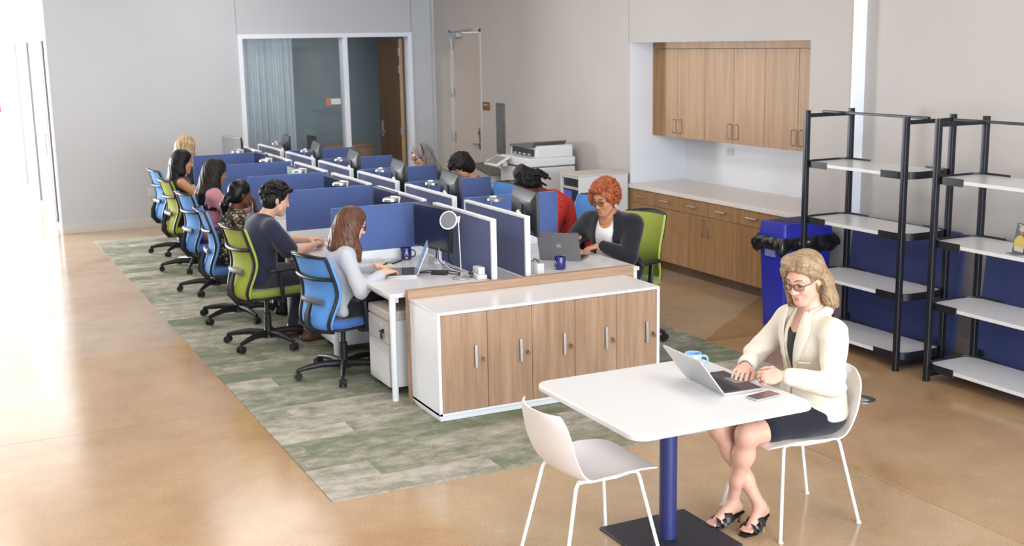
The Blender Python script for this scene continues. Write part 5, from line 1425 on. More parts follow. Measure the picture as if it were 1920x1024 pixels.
# ------------------------------------------------------------------ the woman at the white table
def blazer_woman():
    # local frame: faces +X (world -X); origin on the floor under her hips
    hx, hy, rz = 3.80, 4.445, R(178)
    c, s_ = math.cos(rz), math.sin(rz)
    def W(x, y, z): dx, dy = x-hx, y-hy; return (dx*c+dy*s_, -dx*s_+dy*c, z)
    sk = skin('skin_fair', srgb(214, 166, 145))
    p = make_pose(hip=(0, 0, .545), chest=(.03, 0, .88), neck=(.022, 0, 1.045), head=(.074, 0, 1.208), hr=(17, 19, 2), shw=.165,
                  wr=W(3.455, 4.535, .795), wl=W(3.475, 4.285, .800), hdR=W(3.36, 4.46, .775) and (.80, -.55, -.10), hdL=(.82, -.5, -.12),
                  knees=(W(3.30, 4.53, .50), W(3.345, 4.375, .505)), ankles=(W(3.455, 4.405, .115), W(3.375, 4.515, .115)), toes=(W(3.335, 4.36, .03), W(3.235, 4.515, .03)),
                  poleR=(-.2, -.9, -.6), poleL=(-.25, .8, -.9), size=.99, build=1.0)
    p.hdR = unit(V(*W(3.345, 4.452, .775))-p.wrR); p.hdL = unit(V(*W(3.375, 4.345, .79))-p.wrL)
    p.pnR = V(0, .15, 1); p.pnL = V(.3, .75, .55)
    t = thing('person', 'woman in cream blazer and black skirt typing at the white table', 'person', (hx, hy, 0), rz)
    s = S(); head_ops(s, p, .95); torso_ops(s, p, -.006); arm_ops(s, p, -.009)
    # bare legs with shaped calves and feet
    for i in (0, 1):
        q_ = S(); h0 = p.hip+V(0, (-.085, .085)[i], -.02); kn, an, to = p.kn[i], p.an[i], p.to[i]
        q_.cap(h0, kn, .080, .053, .03)
        d = an-kn; back = unit(V(-1, 0, 0)-d*(V(-1, 0, 0)@d)/(d@d))
        q_.cap(kn, kn+d*.30+back*.006, .050, .049, .03); q_.cap(kn+d*.30+back*.006, kn+d*.66, .049, .036, .04); q_.cap(kn+d*.66, an, .036, .028, .03)
        f = unit(V(to[0]-an[0], to[1]-an[1], 0)); hl = an-f*.035+V(0, 0, -.032)
        q_.cap(an, hl, .030, .026, .02); q_.cap(an-V(0, 0, .012), to-f*.06+V(0, 0, .012), .030, .020, .02); q_.cap(hl, to-f*.05, .022, .020, .02)
        sd = np.cross(V(0, 0, 1), f)
        for q in range(5): q_.cap(to-f*.055+sd*(q-2)*.014, to-f*(.004+.004*abs(q-1.5))+sd*(q-2)*.0135-V(0, 0, .008), .0095, .0075, .006)
        s.merge(q_, .004)
    hand_ops(s, p.wrR, p.hdR, p.pnR, 1, .42, .95, 1.25, (.35, .42, .48, .5)); hand_ops(s, p.wrL, p.hdL, p.pnL, -1, .9, .95, 1.0, (.75, 1.0, 1.05, 1.1))
    sdf_obj('body', s, .0042, sk, t)
    face_parts(t, p, None, M('lip_rose', srgb(196, 112, 108), .4), M('brow_brown', srgb(120, 88, 68), .7), (M('spectacle_dark', srgb(34, 30, 34), .25), 1.0, 3.2))
    # black top under the blazer
    s = S(); torso_ops(s, p, .002); s.ell(p.neck+p.ax*.03+p.fw*.075, (.085, .07, .13), p.Rt, .01, 's')
    s.half(p.hip+V(0, 0, .0), (0, 0, -1), .01)
    sdf_obj('black_top', s, .006, fabric('black_jersey', srgb(30, 30, 36), .1, 300), t)
    # blazer
    g = .016; s = S(); torso_ops(s, p, g, low=False)
    s.ell(p.hip+V(.0, 0, .06), (.142, .182, .125), p.Rt, .06)
    s.ell(p.hip+V(-.01, 0, .0), (.150, .195, .07), p.Rt, .05)
    s.cap(p.shR-p.side*-.005, p.shR, .064, None, .03); s.cap(p.shL, p.shL, .064, None, .03)
    arm_ops(s, p, .017, .93)
    for wrp, el in ((p.wrR, p.elR), (p.wrL, p.elL)):
        e = el+(wrp-el)*.84; s.cap(el+(wrp-el)*.6, e, .046, .043, .012)
    s.ell(p.neck+p.ax*.075+p.fw*.02, (.068, .066, .085), p.Rt, .012, 's')
    # open front: a long wedge, widest between the lapels
    top = p.neck+p.fw*.10; bot = p.hip+V(.13, 0, .08)
    for a, b_, r1, r2 in ((top, top+(bot-top)*.45, .050, .026), (top+(bot-top)*.45, bot, .026, .012)):
        s.cap(a+V(.04, 0, 0), b_+V(.05, 0, 0), r1, r2, .006, 's', flat=(p.fw, 6.0))
    w1, w2 = wrinkle(.0050, 13, 3), wrinkle(.0050, 30, 5)
    def wr_(P):
        e = np.minimum(np.linalg.norm(P-p.elL, axis=1), np.linalg.norm(P-p.elR, axis=1)); return w1(P)+w2(P)*np.exp(-(e/.09)**2)*1.6+w2(P)*.35
    s.disp = wr_
    cream = M('cream_wool', srgb(216, 207, 190), .85, noise=(140, .05, 3), bump=(420, .25, .0012), sheen=.25, spec=.2)
    bz = sdf_obj('blazer', s, .0052, cream, t)
    # lapels: two curved flat flaps from the collar to the waist, and the collar roll
    for sg in (-1, 1):
        def PT(fr, out, off):      # point on the chest: fr 0 collar .. 1 waist, out sideways
            base = top+(bot-top)*fr
            y = sg*out
            # bulge follows the chest
            a = p.chest; depth = .124*math.sqrt(max(.05, 1-(y/.19)**2))
            up = (base-p.chest)@p.ax; q = max(.25, 1-(up/.235)**2)**.5
            return p.chest+p.ax*up+p.side*y+p.fw*(depth*max(.55, q)+off)
        inner = [(-.06, .060), (.10, .054), (.3, .042), (.5, .028), (.72, .014)]; outer = [(-.08, .085), (.04, .118), (.17, .128), (.34, .095), (.72, .020)]
        vs = []; n = len(inner)
        m = MB()
        for off in (.012, .004):
            for (f1, o1), (f2, o2) in zip(inner, outer):
                vs += [tuple(PT(f1, o1, off)), tuple(PT((f1+f2)/2, (o1+o2)/2, off+.007)), tuple(PT(f2, o2, off))]
        K = 3*n; fs = []
        for i in range(n-1):
            for j in range(2):
                a = i*3+j; fs += [(a, a+3, a+4, a+1), (K+a, K+a+1, K+a+4, K+a+3)]
            fs += [(i*3, K+i*3, K+i*3+3, i*3+3), (i*3+2, i*3+5, K+i*3+5, K+i*3+2)]
        fs += [(0, 1, K+1, K), (1, 2, K+2, K+1), (3*n-3, K+3*n-3, K+3*n-2, 3*n-2), (3*n-2, K+3*n-2, K+3*n-1, 3*n-1)]
        lp = L(m.add(vs, fs), 'lapel', cream, bz, smooth=True, angle=60)
        lp.modifiers.new('sub', 'SUBSURF').levels = 2; lp.modifiers['sub'].render_levels = 2
    s = S()
    for i in range(9):
        a0 = PI-R(118)+R(236)*i/9; a1 = PI-R(118)+R(236)*(i+1)/9
        def cp(a): return p.neck+p.ax*(.004-.020*math.cos(a))+p.fw*(.072*math.cos(a)-.006)+p.side*(.082*math.sin(a))
        s.cap(cp(a0), cp(a1), .024, None, .012)
    sdf_obj('collar', s, .005, cream, bz)
    # pocket flap and welt
    fl_ = p.hip+p.ax*.16+p.side*.135+p.fw*.085
    L(MB().tube([tuple(p.chest+p.side*.075+p.fw*.128-p.ax*.055), tuple(p.chest+p.side*.13+p.fw*.098-p.ax*.05)], .005, 6), 'breast_welt', cream, bz, smooth=True)
    # skirt
    s = S(); s.ell(p.hip+V(-.01, 0, -.005), (.142, .178, .098), None, .04)
    for i in (0, 1):
        h0 = p.hip+V(0, (-.082, .082)[i], -.015); s.cap(h0, h0+(p.kn[i]-h0)*.68, .092, .074, .05)
    s.box(p.hip+V(.16, 0, .0), (.15, .10, .055), None, .03, .05)
    s.disp = wrinkle(.003, 20, 9)
    sdf_obj('skirt', s, .006, fabric('black_skirt', srgb(32, 32, 40), .1, 240), t)
    # hair: swept-back shoulder bob
    z = p.s; s = S()
    def E(c_, r, k=.02, mode='u'): s.ell(hp(p, *c_), r, p.Rh, k, mode)
    def C(a, b_, ra, rb=None, k=.02): s.cap(hp(p, *a), hp(p, *b_), ra, rb, k)
    E((-.022, 0, .050), (.108, .090, .094)); E((-.055, 0, -.01), (.078, .086, .09))
    for y in (-1, 1):
        C((.040, y*.040, .112), (-.02, y*.080, .085), .030, .032, .03)
        C((-.010, y*.078, .075), (-.050, y*.092, -.03), .024, .028, .03); C((-.042, y*.090, -.03), (-.040, y*.098, -.115), .028, .034, .03); C((-.040, y*.098, -.115), (-.022, y*.104, -.165), .034, .012, .03)
        C((-.075, y*.06, -.03), (-.078, y*.068, -.15), .04, .034, .03); C((-.078, y*.068, -.15), (-.092, y*.082, -.182), .030, .012, .03)
    C((-.10, 0, 0), (-.098, 0, -.155), .042, .034, .03)
    C((.050, -.040, .116), (.036, .045, .122), .022, .024, .03)     # lift above the parting
    C((.066, -.030, .112), (.052, .050, .106), .013, .014, .02); C((.052, .050, .106), (.008, .084, .060), .014, .017, .02)
    C((.066, -.030, .112), (.048, -.074, .068), .013, .013, .02); C((.048, -.076, .068), (.028, -.090, -.03), .013, .014, .02); C((.028, -.090, -.03), (.024, -.094, -.135), .015, .018, .02)
    E((.096, 0, -.035), (.055, .068, .120), .006, 's'); E((.098, .004, .058), (.042, .058, .040), .008, 's'); E((.022, .090, -.018), (.040, .030, .042), .010, 's')
    s.ell(p.neck+V(.06, 0, .02), (.06, .06, .08), None, .01, 's')
    E((.088, .050, .028), (.052, .036, .058), .008, 's'); E((.095, -.030, .05), (.045, .04, .05), .008, 's')
    s.chain([hp(p, .076, -.045, .090), hp(p, .078, -.005, .101), hp(p, .066, .040, .088), hp(p, .034, .074, .058), hp(p, -.005, .089, .022)], [.010, .013, .015, .015, .012], .012)
    s.chain([hp(p, .076, -.045, .090), hp(p, .062, -.066, .055), hp(p, .042, -.080, .0)], [.010, .011, .010], .012)
    g0 = hp(p, -.01, 0, -.05); Rt_ = p.Rh
    def gv(P):
        q = (P-g0)@Rt_; a = np.arctan2(q[:, 1], q[:, 2]+.25+.0*q[:, 0]); r = np.sqrt(q[:, 0]**2+q[:, 1]**2)
        an = np.arctan2(q[:, 1], -q[:, 0]+.02)
        a2 = np.arctan2(q[:, 1], q[:, 0]+.025); return .0008*np.sin(26*a2+2.5*np.sin(q[:, 2]*14))+.0006*np.sin(61*a2+2*np.sin(q[:, 2]*9))
    s.disp = gv
    hair_obj('hair', s, .0040, hairm('hair_dark_blonde', srgb(104, 82, 60), srgb(182, 155, 120), .42, 30, .14), t, p, swoop=True)
    # earrings, bracelet, ring
    L(MB().box(-.006, .006, -.002, .002, -.02, .012).box(-.002, .002, -.002, .002, .01, .022), 'earring', M('earring_grey', srgb(96, 100, 100), .3, .8), t).location = tuple(hp(p, -.008, .086, -.048))
    b0 = p.elL+(p.wrL-p.elL)*.92; dv = unit(p.wrL-p.elL); u = unit(np.cross(dv, V(0, 0, 1))); w2 = np.cross(dv, u)
    L(MB().tube([tuple(b0+u*.036*math.cos(q*PI/8)+w2*.034*math.sin(q*PI/8)) for q in range(16)], .003, 6, closed=True), 'cuff_edge', mt['black'], t, smooth=True)
    rb = p.wrR+p.hdR*.006; u = unit(np.cross(p.hdR, p.pnR)); w2 = np.cross(p.hdR, u)
    L(MB().tube([tuple(rb+u*.031*math.cos(q*PI/8)+w2*.025*math.sin(q*PI/8)) for q in range(16)], .004, 6, closed=True), 'bracelet', M('bracelet_silver', srgb(170, 160, 165), .3, .8), t, smooth=True)
    n = unit(p.pnL-p.hdL*(p.pnL@p.hdL)); tt = -np.cross(n, p.hdL)
    rg = p.wrL+p.hdL*.098-tt*.010-n*.012
    L(MB().sphere(tuple(rg+n*.014), .006, 8).tube([tuple(rg+tt*.011*math.cos(q*PI/6)+n*.011*math.sin(q*PI/6)) for q in range(12)], .002, 6, closed=True), 'ring', M('ring_silver', srgb(210, 212, 215), .15, 1.0), t, smooth=True)
    # heeled mules
    blk = M('shoe_black_leather', srgb(26, 26, 28), .4, bump=(420, .3, .001)); gold = M('heel_gold', srgb(196, 160, 100), .3, .8)
    for i in (0, 1):
        an, to = p.an[i], p.to[i]; f = unit(V(to[0]-an[0], to[1]-an[1], 0)); sd = np.cross(V(0, 0, 1), f); hl = an-f*.045
        sh = None
        pts = [to+f*.022+V(0, 0, -.022), to-f*.045+V(0, 0, -.024), to-f*.10+V(0, 0, -.006), hl+V(0, 0, -.058)-f*.012]
        ws = [.022, .043, .036, .024]; m = MB(); vs = []
        fine = []
        for j in range(13):
            q = j/12*3; a = min(2, int(q)); k = q-a; k2 = k*k*(3-2*k); fine.append((pts[a]*(1-k)+pts[a+1]*k, ws[a]+(ws[a+1]-ws[a])*k2))
        for cpt, wd in fine:
            z0 = max(.0005, cpt[2]-.005)
            vs += [tuple(V(cpt[0], cpt[1], z0+.008)+sd*wd), tuple(V(cpt[0], cpt[1], z0+.008)-sd*wd), tuple(V(cpt[0], cpt[1], z0)-sd*wd), tuple(V(cpt[0], cpt[1], z0)+sd*wd)]
        fs = [(j*4+a, j*4+(a+1) % 4, j*4+4+(a+1) % 4, j*4+4+a) for j in range(12) for a in range(4)]+[(3, 2, 1, 0), (48, 49, 50, 51)]
        sh = L(m.add(vs, fs), 'shoe', blk, t, smooth=True)
        for off0, off1, w3 in ((-.030, -.080, .016), (-.080, -.030, .016), (-.098, -.094, .022)):
            o = []
            for q in range(9):
                a = PI*q/8; k = q/8; base = to+f*(off0+(off1-off0)*k)
                hgt = .030 if off0 > -.09 else .048
                o.append(tuple(V(base[0], base[1], max(.010, to[2]-.014+(0 if off0 > -.09 else .012)))+sd*.043*math.cos(a)+V(0, 0, hgt*math.sin(a))))
            L(MB().tube(o, w3, 8, flat=.22, up=tuple(f)), 'strap', blk, sh, smooth=True)
        hb = hl+V(0, 0, -.062)
        L(MB().tube([tuple(hb), tuple(V(hb[0], hb[1], .006)-f*-.006)], [.014, .005], 8), 'heel', gold, sh, smooth=True)
        L(MB().cyl((hb[0]+f[0]*.006, hb[1]+f[1]*.006, .0005), (hb[0]+f[0]*.006, hb[1]+f[1]*.006, .007), .007), 'heel_tip', blk, sh)
blazer_woman()

# ------------------------------------------------------------------ the people at the desks
def conv(hx, hy, rz):
    c, s_ = math.cos(rz), math.sin(rz)
    return lambda x, y, z: ((x-hx)*c+(y-hy)*s_, -(x-hx)*s_+(y-hy)*c, z)
BR = M('brow_dark', srgb(40, 28, 24), .7)
def lipm(c): return M('lips_tone', c, .45)
def grey_woman():
    hx, hy, rz = 2.525, 8.01, R(-8); W = conv(hx, hy, rz); sk = skin('skin_fair_peach', srgb(228, 180, 156))
    p = make_pose(hip=(0, 0, .555), chest=W(2.51, 7.985, .85), neck=W(2.545, 7.965, .985), head=W(2.60, 7.945, 1.108), hr=(4, 22, 0), shw=.16, wr=W(2.765, 7.765, .782), wl=W(2.80, 7.96, .785),
                  poleR=(-.2, -.6, -1), poleL=(-.2, .6, -1), size=.97, build=.95)
    p.hdR = unit(V(*W(2.88, 7.84, .77))-p.wrR); p.hdL = unit(V(*W(2.86, 8.0, .76))-p.wrL)
    t = person('person', 'woman in grey cardigan with long brown hair at a silver laptop', (hx, hy, .0075), rz, p, sk, .0055, .92)
    face_parts(t, p, None, lipm(srgb(200, 120, 110)), M('brow_brown2', srgb(96, 66, 50), .7), (mt['black'], 1.15, 2.4))
    top_garment(t, 'grey_cardigan', p, fabric('grey_knit', srgb(184, 186, 192), .06, 160), .015, .90, .006, 0, True, 2, .0045)
    s = S(); s.cap(p.hip+V(-.03, -.12, .08), p.hip+V(-.02, -.165, -.05), .05, .03, .05); s.cap(p.hip+V(-.10, 0, .1), p.hip+V(-.13, -.05, -.06), .08, .05, .05); s.cap(p.hip+V(-.03, .12, .08), p.hip+V(-.02, .165, -.05), .05, .03, .05); s.cap(p.hip+V(-.12, -.06, -.03), p.hip+V(-.05, -.15, -.05), .035, .03, .03); s.disp = wrinkle(.004, 24, 6)
    sdf_obj('cardigan_hem', s, .006, fabric('grey_knit_hem', srgb(184, 186, 192), .06, 160), t)
    trousers(t, p, fabric('black_trousers', srgb(34, 34, 38), .1, 200)); shoes(t, p, mt['black'])
    s = S(); long_hair(s, p, .20, .010, .105, True, .026, .02, range(60, 301, 15), .45); s.disp = grooves(p, .0011, 26)
    s.ell(hp(p, .012, -.080, -.010), (.016, .02, .026), p.Rh, .006, 's')
    hair_obj('hair', s, .005, hairm('hair_brown', srgb(66, 42, 34), srgb(116, 76, 58), .36, 14), t, p)
grey_woman()
def navy_man():
    hx, hy, rz = 2.235, 9.22, R(8); W = conv(hx, hy, rz); sk = skin('skin_light_olive', srgb(220, 172, 146))
    p = make_pose(hip=(0, 0, .56), chest=W(2.255, 9.215, .885), neck=W(2.305, 9.21, 1.035), head=W(2.395, 9.20, 1.162), hr=(-8, 16, 0), shw=.185, wr=W(2.665, 9.14, .788), wl=W(2.70, 9.40, .788),
                  poleR=(-.2, -.35, -1), poleL=(-.2, .35, -1), size=1.02, build=1.08, ankles=((.34, -.12, .10), (.30, .12, .10)), knees=((.44, -.12, .53), (.44, .12, .53)))
    p.hdR = unit(V(*W(2.80, 9.30, .80))-p.wrR); p.hdL = unit(V(*W(2.82, 9.34, .80))-p.wrL)
    t = person('person', 'man in navy short-sleeved shirt with black curly hair, left row', (hx, hy, .0075), rz, p, sk, .0055, 1.05, fold=((.7, .8, .85, .9), (.7, .8, .85, .9)))
    face_parts(t, p, None, lipm(srgb(190, 124, 112)), BR)
    top_garment(t, 'navy_shirt', p, fabric('navy_cotton', srgb(48, 50, 72), .08, 200), .016, .40, .006, 0, True, 4, .005)
    trousers(t, p, fabric('charcoal_trousers', srgb(62, 62, 74), .08, 180)); shoes(t, p, M('brown_leather', srgb(92, 62, 48), .45))
    s = S(); hair_cap(s, p, .006, True, side_z=0)
    rg = random.Random(5)
    for i in range(260):
        a = rg.uniform(0, 2*PI); e = rg.uniform(-.75, 1.45); d = V(math.cos(a)*math.cos(e), math.sin(a)*math.cos(e), math.sin(e))
        if d[0] > .55 and d[2] < .35: continue
        if d[2] < .05 and d[0] > -.25: continue
        s.ell(hp(p, -.016+.112*d[0], .090*d[1], .042+.102*d[2]), (.017, .017, .015), None, .007)
    for y in (-.04, -.015, .012, .04): s.ell(hp(p, .082, y, .098), (.024, .020, .020), None, .010)
    s.cap(hp(p, .005, .076, .03), hp(p, .012, .074, -.015), .010, .006, .01); s.cap(hp(p, .005, -.076, .03), hp(p, .012, -.074, -.015), .010, .006, .01)
    hair_obj('hair', s, .005, hairm('hair_black', srgb(10, 9, 10), srgb(28, 25, 25), .55, 8, .2), t, p)
navy_man()
def floral_woman():
    hx, hy, rz = 2.265, 10.30, R(0); W = conv(hx, hy, rz); sk = skin('skin_deep_brown', srgb(112, 68, 46))
    p = make_pose(hip=(0, 0, .555), chest=(.02, 0, .82), neck=(.05, 0, .962), head=(.105, 0, 1.090), hr=(12, 8, 0), shw=.16, wr=(.30, -.12, .80), wl=(.24, .05, .95), hdL=(-.2, -.1, .8), palmL=(1, .2, .2), poleL=(.4, .8, -1), size=.98)
    t = person('person', 'woman with sleek tied black hair and dark floral blouse', (hx, hy, .0075), rz, p, sk, .006, .93, fold=(None, (.5, .6, .6, .6)))
    face_parts(t, p, None, lipm(srgb(120, 62, 54)), BR)
    fm = print_mat('floral_print', srgb(34, 32, 34), srgb(196, 182, 156), srgb(104, 92, 66), 30, .50)
    top_garment(t, 'floral_blouse', p, fm, .018, .7, .0065, 0, True, 7, .005)
    trousers(t, p, fabric('dark_denim', srgb(46, 52, 74), .1, 180)); shoes(t, p, mt['black'])
    s = S(); hair_cap(s, p, .007, True, front=.0); s.ell(hp(p, -.115, 0, -.035), (.035, .035, .04), None, .02)
    s.chain([hp(p, -.125, 0, -.03), hp(p, -.15, 0, -.10), hp(p, -.14, 0, -.20)], [.03, .034, .014], .02)
    hair_obj('hair', s, .005, hairm('hair_sleek_black', srgb(8, 8, 10), srgb(24, 22, 27), .28, 16, .15), t, p)
floral_woman()
def pink_woman():
    hx, hy, rz = 2.36, 11.62, R(-2); sk = skin('skin_brown', srgb(168, 112, 82))
    p = make_pose(hip=(0, 0, .56), chest=(.01, 0, .87), neck=(.035, 0, 1.02), head=(.085, 0, 1.155), hr=(8, 14, 0), shw=.165, wr=(.40, -.12, .79), wl=(.42, .14, .79), size=1.0)
    t = person('person', 'woman in dusty pink top and jeans with long black hair', (hx, hy, .0075), rz, p, sk, .006, .93)
    face_parts(t, p, None, lipm(srgb(150, 84, 74)), BR)
    top_garment(t, 'pink_top', p, fabric('pink_cotton', srgb(196, 134, 146), .06, 160), .018, .42, .0065, 0, True, 8, .005)
    trousers(t, p, fabric('blue_denim', srgb(84, 100, 138), .12, 140)); shoes(t, p, mt['black'])
    s = S(); long_hair(s, p, .27, .016, .14, True, .034, .0, range(70, 291, 15), .5); s.disp = grooves(p, .0015, 19)
    hair_obj('hair', s, .0055, hairm('hair_black_brown', srgb(14, 10, 10), srgb(40, 29, 27), .48, 14), t, p)
pink_woman()
def tank_woman():
    hx, hy, rz = 2.32, 12.92, R(-4); sk = skin('skin_tan', srgb(206, 150, 112))
    p = make_pose(hip=(0, 0, .56), chest=(.005, 0, .87), neck=(.02, 0, 1.02), head=(.055, 0, 1.158), hr=(4, 10, 0), shw=.165, wr=(.42, -.12, .79), wl=(.42, .14, .79))
    t = person('person', 'woman in dark sleeveless dress with long straight black hair', (hx, hy, .0075), rz, p, sk, .0065, .92)
    face_parts(t, p, None, lipm(srgb(186, 112, 100)), BR)
    top_garment(t, 'sleeveless_top', p, fabric('dark_brown_knit', srgb(52, 36, 36), .1, 180), .010, 0, .007, .01, True, 9, .003)
    trousers(t, p, fabric('dark_brown_skirt', srgb(48, 34, 36), .1, 180)); shoes(t, p, mt['black'])
    s = S(); long_hair(s, p, .30, .012, .13, False, .030, .0, range(80, 281, 15), .5); s.disp = grooves(p, .0011, 24)
    hair_obj('hair', s, .006, hairm('hair_jet', srgb(9, 8, 9), srgb(25, 21, 23), .42, 14), t, p)
tank_woman()
def blonde_woman():
    hx, hy, rz = 2.50, 14.12, R(14); W = conv(hx, hy, rz); sk = skin('skin_fair_light', srgb(230, 190, 170))
    p = make_pose(hip=(0, 0, .57), chest=(.06, 0, .91), neck=(.11, 0, 1.07), head=(.165, 0, 1.215), hr=(20, 12, 0), shw=.165, wr=(.45, -.1, .80), wl=(.45, .14, .79))
    t = person('person', 'blonde woman in dark grey top at the far end of left row', (hx, hy, .0075), rz, p, sk, .007, .92)
    face_parts(t, p, None, lipm(srgb(200, 130, 120)), M('brow_blonde', srgb(140, 108, 76), .7))
    top_garment(t, 'grey_top', p, fabric('dark_grey_knit', srgb(66, 66, 74), .1, 160), .018, .95, .0075, 0, True, 10)
    trousers(t, p, fabric('black_denim', srgb(40, 40, 46), .1, 160), h=.009); shoes(t, p, mt['black'])
    s = S(); long_hair(s, p, .20, .016, .13, True, .036, .0, range(65, 296, 15), .5); s.disp = grooves(p, .0015, 18)
    hair_obj('hair', s, .006, hairm('hair_blonde', srgb(128, 98, 66), srgb(222, 194, 148), .4, 10), t, p)
blonde_woman()
def red_haired_woman():
    hx, hy, rz = 4.80, 8.02, R(208); W = conv(hx, hy, rz); sk = skin('skin_warm_brown', srgb(196, 138, 106))
    p = make_pose(hip=(0, 0, .57), chest=(.03, 0, .86), neck=(.085, 0, 1.005), head=(.155, 0, 1.142), hr=(-6, 20, 0), shw=.20, wr=W(4.50, 7.86, .80), wl=W(4.50, 7.86, .80), size=1.05, build=1.28,
                  poleR=(-.4, -1, -.8), poleL=(-.4, 1, -.8))
    # her left hand types at the near side, her right hand rests further back
    p.wrL = V(*W(4.545, 7.83, .80)); p.wrR = V(*W(4.50, 8.12, .82)); p.elL = ik(p.shL, p.wrL, .27, .25, (-.3, 1, -.9)); p.elR = ik(p.shR, p.wrR, .27, .25, (-.3, -1, -.9))
    p.hdL = unit(V(*W(4.42, 7.86, .775))-p.wrL); p.hdR = unit(V(*W(4.40, 8.10, .81))-p.wrR)
    t = person('person', 'red-haired woman in black blazer and white top at grey laptop', (hx, hy, .0075), rz, p, sk, .0055, 1.02)
    face_parts(t, p, None, lipm(srgb(184, 104, 100)), M('brow_auburn', srgb(84, 48, 34), .7), (M('thin_gold_frame', srgb(150, 110, 90), .3, .7), 1.25, 2.0))
    s = S(); torso_ops(s, p, .006); s.ell(p.neck+p.ax*.03+p.fw*.085, (.085, .075, .11), p.Rt, .012, 's'); s.disp = wrinkle(.003, 20, 2)
    sdf_obj('white_top', s, .006, fabric('white_knit', srgb(240, 234, 230), .04, 200), t)
    s = S(); torso_ops(s, p, .020); arm_ops(s, p, .020, .95)
    s.ell(p.neck+p.ax*.07+p.fw*.02, (.085, .075, .09), p.Rt, .012, 's')
    top = p.neck+p.fw*.12; bot = p.hip+p.fw*.16+p.ax*.02
    s.cap(top+p.fw*.02, bot+p.fw*.02, .080, .105, .006, 's', flat=(p.fw, 2.4)); s.disp = wrinkle(.005, 15, 4)
    bz = sdf_obj('black_blazer', s, .006, fabric('black_blazer_cloth', srgb(34, 34, 42), .1, 180), t)
    trousers(t, p, fabric('black_trousers2', srgb(32, 32, 38), .1, 160), h=.009); shoes(t, p, mt['black'])
    s = S(); hair_cap(s, p, .018, True)
    rg = random.Random(11)
    for i in range(520):
        a = rg.uniform(-PI, PI); e = rg.uniform(-.95, 1.5); d = V(math.cos(a)*math.cos(e), math.sin(a)*math.cos(e), math.sin(e))
        if d[0] > .38 and d[2] < .50: continue
        if d[2] < -.2 and d[0] > -.05: continue
        rr = rg.uniform(.98, 1.10); c0 = hp(p, -.022+.118*d[0]*rr, .102*d[1]*rr, .036+.112*d[2]*rr)
        s.ell(c0, (rg.uniform(.008, .0125),)*3, None, .005)
        s.ell(c0+V(rg.uniform(-.01, .01), rg.uniform(-.01, .01), -.011), (.008,)*3, None, .004)
    for i in range(16):
        s.ell(hp(p, rg.uniform(.07, .09), rg.uniform(-.062, .05), rg.uniform(.085, .115)), (.014,)*3, None, .006)
    for y in (-.078, -.07): s.chain([hp(p, .06, y, .07), hp(p, .062, y-.008, .02), hp(p, .05, y-.012, -.03)], [.016, .014, .010], .008)
    hair_obj('hair', s, .0045, hairm('hair_copper', srgb(112, 54, 30), srgb(188, 104, 64), .55, 9, .25), t, p)
    for y in (-1, 1): L(MB().tube([tuple(hp(p, -.004+.011*math.cos(q*PI/6), y*.088, -.052+.011*math.sin(q*PI/6))) for q in range(12)], .004, 6, closed=True), 'earring', mt['white'], t, smooth=True)
    L(MB().tube([tuple(p.neck+p.fw*(.03+.075*math.cos(q))+p.side*.072*math.sin(q)+p.ax*(.03-.075*max(0, math.cos(q)))) for q in [R(-120+240*i/16) for i in range(17)]], .0022, 6), 'necklace', M('gold_chain', srgb(204, 164, 92), .3, .9), t, smooth=True)
    L(MB().sphere(tuple(p.neck+p.fw*.118-p.ax*.052), .011, 10), 'pendant', M('gold_pendant', srgb(206, 168, 96), .3, .9), t, smooth=True)
    u = unit(np.cross(p.wrL-p.elL, V(0, 0, 1))); w2 = unit(np.cross(p.wrL-p.elL, u)); b0 = p.elL+(p.wrL-p.elL)*.985
    L(MB().tube([tuple(b0+u*.037*math.cos(q*PI/8)+w2*.034*math.sin(q*PI/8)) for q in range(16)], .0055, 6, closed=True), 'bracelet', mt['white'], t, smooth=True)
red_haired_woman()
def red_blouse_woman():
    hx, hy, rz = 5.02, 9.16, R(182); sk = skin('skin_dark', srgb(104, 66, 48))
    p = make_pose(hip=(0, 0, .56), chest=(.14, 0, .90), neck=(.29, 0, 1.035), head=(.425, 0, 1.145), hr=(0, 48, 0), shw=.185, wr=(.62, -.1, .80), wl=(.55, .16, .80), build=1.2)
    t = person('person', 'woman in red patterned blouse bending over desk with black braids', (hx, hy, .0075), rz, p, sk, .0065, .95)
    face_parts(t, p, None, lipm(srgb(120, 60, 54)), BR)
    top_garment(t, 'red_blouse', p, print_mat('red_print', srgb(196, 42, 38), srgb(170, 140, 90), srgb(70, 44, 40), 17, .26), .022, .95, .0065, 0, True, 12, .006)
    rg = random.Random(8); m = MB()
    trousers(t, p, fabric('dark_skirt', srgb(44, 40, 46), .1, 160), h=.009); shoes(t, p, mt['black'])
    s = S(); hair_cap(s, p, .014, True); s.ell(hp(p, -.04, 0, .135), (.055, .055, .04), p.Rh, .02)
    for i in range(26):
        a = rg.uniform(R(70), R(290)); st = hp(p, -.02+.1*math.cos(a), .088*math.sin(a), rg.uniform(.0, .06)); en = st+V(-.08+rg.uniform(-.05, .03), rg.uniform(-.05, .05), rg.uniform(-.05, .0))
        s.chain([st, (st+en)/2+V(0, 0, .02), en], [.013, .012, .009], .004)
    for i in range(14):
        a = 2*PI*i/14; s.chain([hp(p, -.02+.09*math.cos(a), .08*math.sin(a), .08), hp(p, -.04+.05*math.cos(a+.5), .05*math.sin(a+.5), .155)], [.013, .012], .004)
    hair_obj('hair', s, .006, hairm('hair_braids', srgb(10, 9, 10), srgb(28, 25, 24), .55, 8), t, p)
red_blouse_woman()
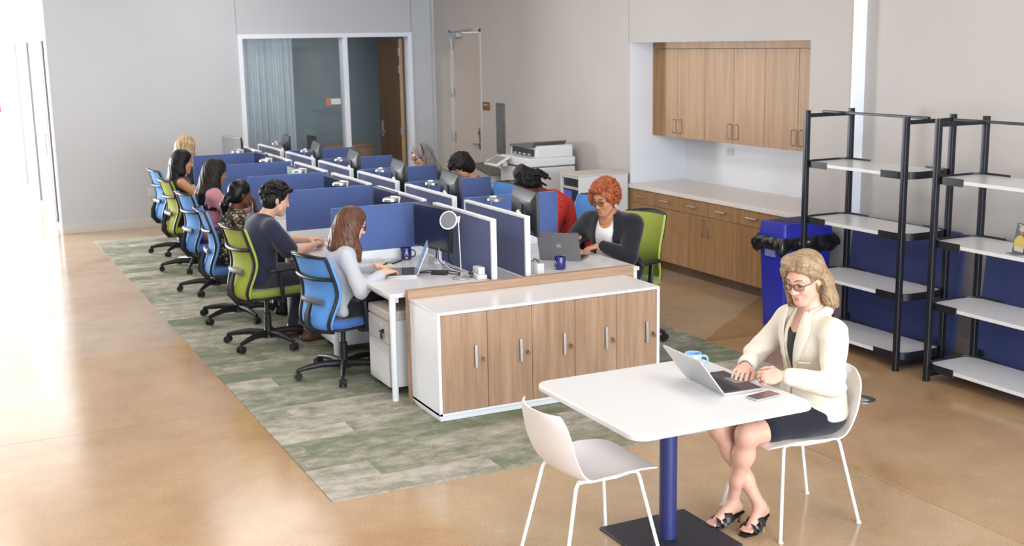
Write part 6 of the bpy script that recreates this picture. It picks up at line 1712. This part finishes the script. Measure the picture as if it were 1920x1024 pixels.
def dark_shirt_man():
    hx, hy, rz = 4.80, 10.46, R(180); sk = skin('skin_medium', srgb(212, 160, 130))
    p = make_pose(hip=(0, 0, .56), chest=(.07, 0, .90), neck=(.14, 0, 1.05), head=(.245, 0, 1.178), hr=(0, 36, 0), shw=.185, wr=(.48, -.1, .80), wl=(.45, .15, .80), build=1.1)
    t = person('person', 'black-haired man in dark shirt looking down behind right dividers', (hx, hy, .0075), rz, p, sk, .007, 1.05)
    face_parts(t, p, None, lipm(srgb(190, 124, 112)), BR, (mt['alu'], 1.1, 2.6))
    top_garment(t, 'dark_shirt', p, fabric('black_cotton', srgb(32, 32, 36), .1, 180), .018, .95, .0075, 0, True, 13)
    trousers(t, p, fabric('dark_trousers', srgb(44, 44, 50), .1, 160), h=.009); shoes(t, p, mt['black'])
    s = S(); hair_cap(s, p, .018, True)
    rg = random.Random(21)
    for i in range(80):
        a = rg.uniform(0, 2*PI); e = rg.uniform(.1, 1.45); d = V(math.cos(a)*math.cos(e), math.sin(a)*math.cos(e), math.sin(e))
        s.cap(hp(p, -.016+.11*d[0], .088*d[1], .042+.10*d[2]), hp(p, .01+.115*d[0], .09*d[1], .04+.108*d[2]), .014, .010, .012)
    hair_obj('hair', s, .006, hairm('hair_black_short', srgb(12, 10, 9), srgb(32, 26, 24), .55, 10), t, p)
dark_shirt_man()
def headband_woman():
    hx, hy, rz = 4.82, 11.74, R(184); sk = skin('skin_fair_rosy', srgb(218, 164, 140))
    p = make_pose(hip=(0, 0, .56), chest=(.05, 0, .89), neck=(.10, 0, 1.04), head=(.185, 0, 1.175), hr=(0, 14, 0), shw=.165, wr=(.46, -.1, .80), wl=(.44, .15, .80))
    t = person('person', 'grey-haired woman with dark headband seen over the right dividers', (hx, hy, .0075), rz, p, sk, .007, .94)
    face_parts(t, p, None, lipm(srgb(190, 116, 106)), M('brow_grey', srgb(120, 108, 100), .7), (mt['black'], 1.1, 2.4))
    top_garment(t, 'dark_top', p, fabric('charcoal_knit', srgb(52, 52, 58), .1, 180), .018, .95, .008, 0, True, 14)
    trousers(t, p, fabric('grey_trousers', srgb(58, 58, 64), .1, 160), h=.009); shoes(t, p, mt['black'])
    s = S(); long_hair(s, p, .14, .016, .12, False, .034, .0, range(85, 276, 15), .6); s.disp = grooves(p, .0011, 22)
    hair_obj('hair', s, .006, hairm('hair_grey', srgb(74, 70, 70), srgb(166, 160, 154), .45, 12), t, p)
    L(MB().tube([tuple(hp(p, .012-.03*math.sin(q), .102*math.cos(q), .030+.112*math.sin(q))) for q in [PI*i/16 for i in range(17)]], .008, 8, flat=.5), 'headband', mt['black'], t, smooth=True)
headband_woman()
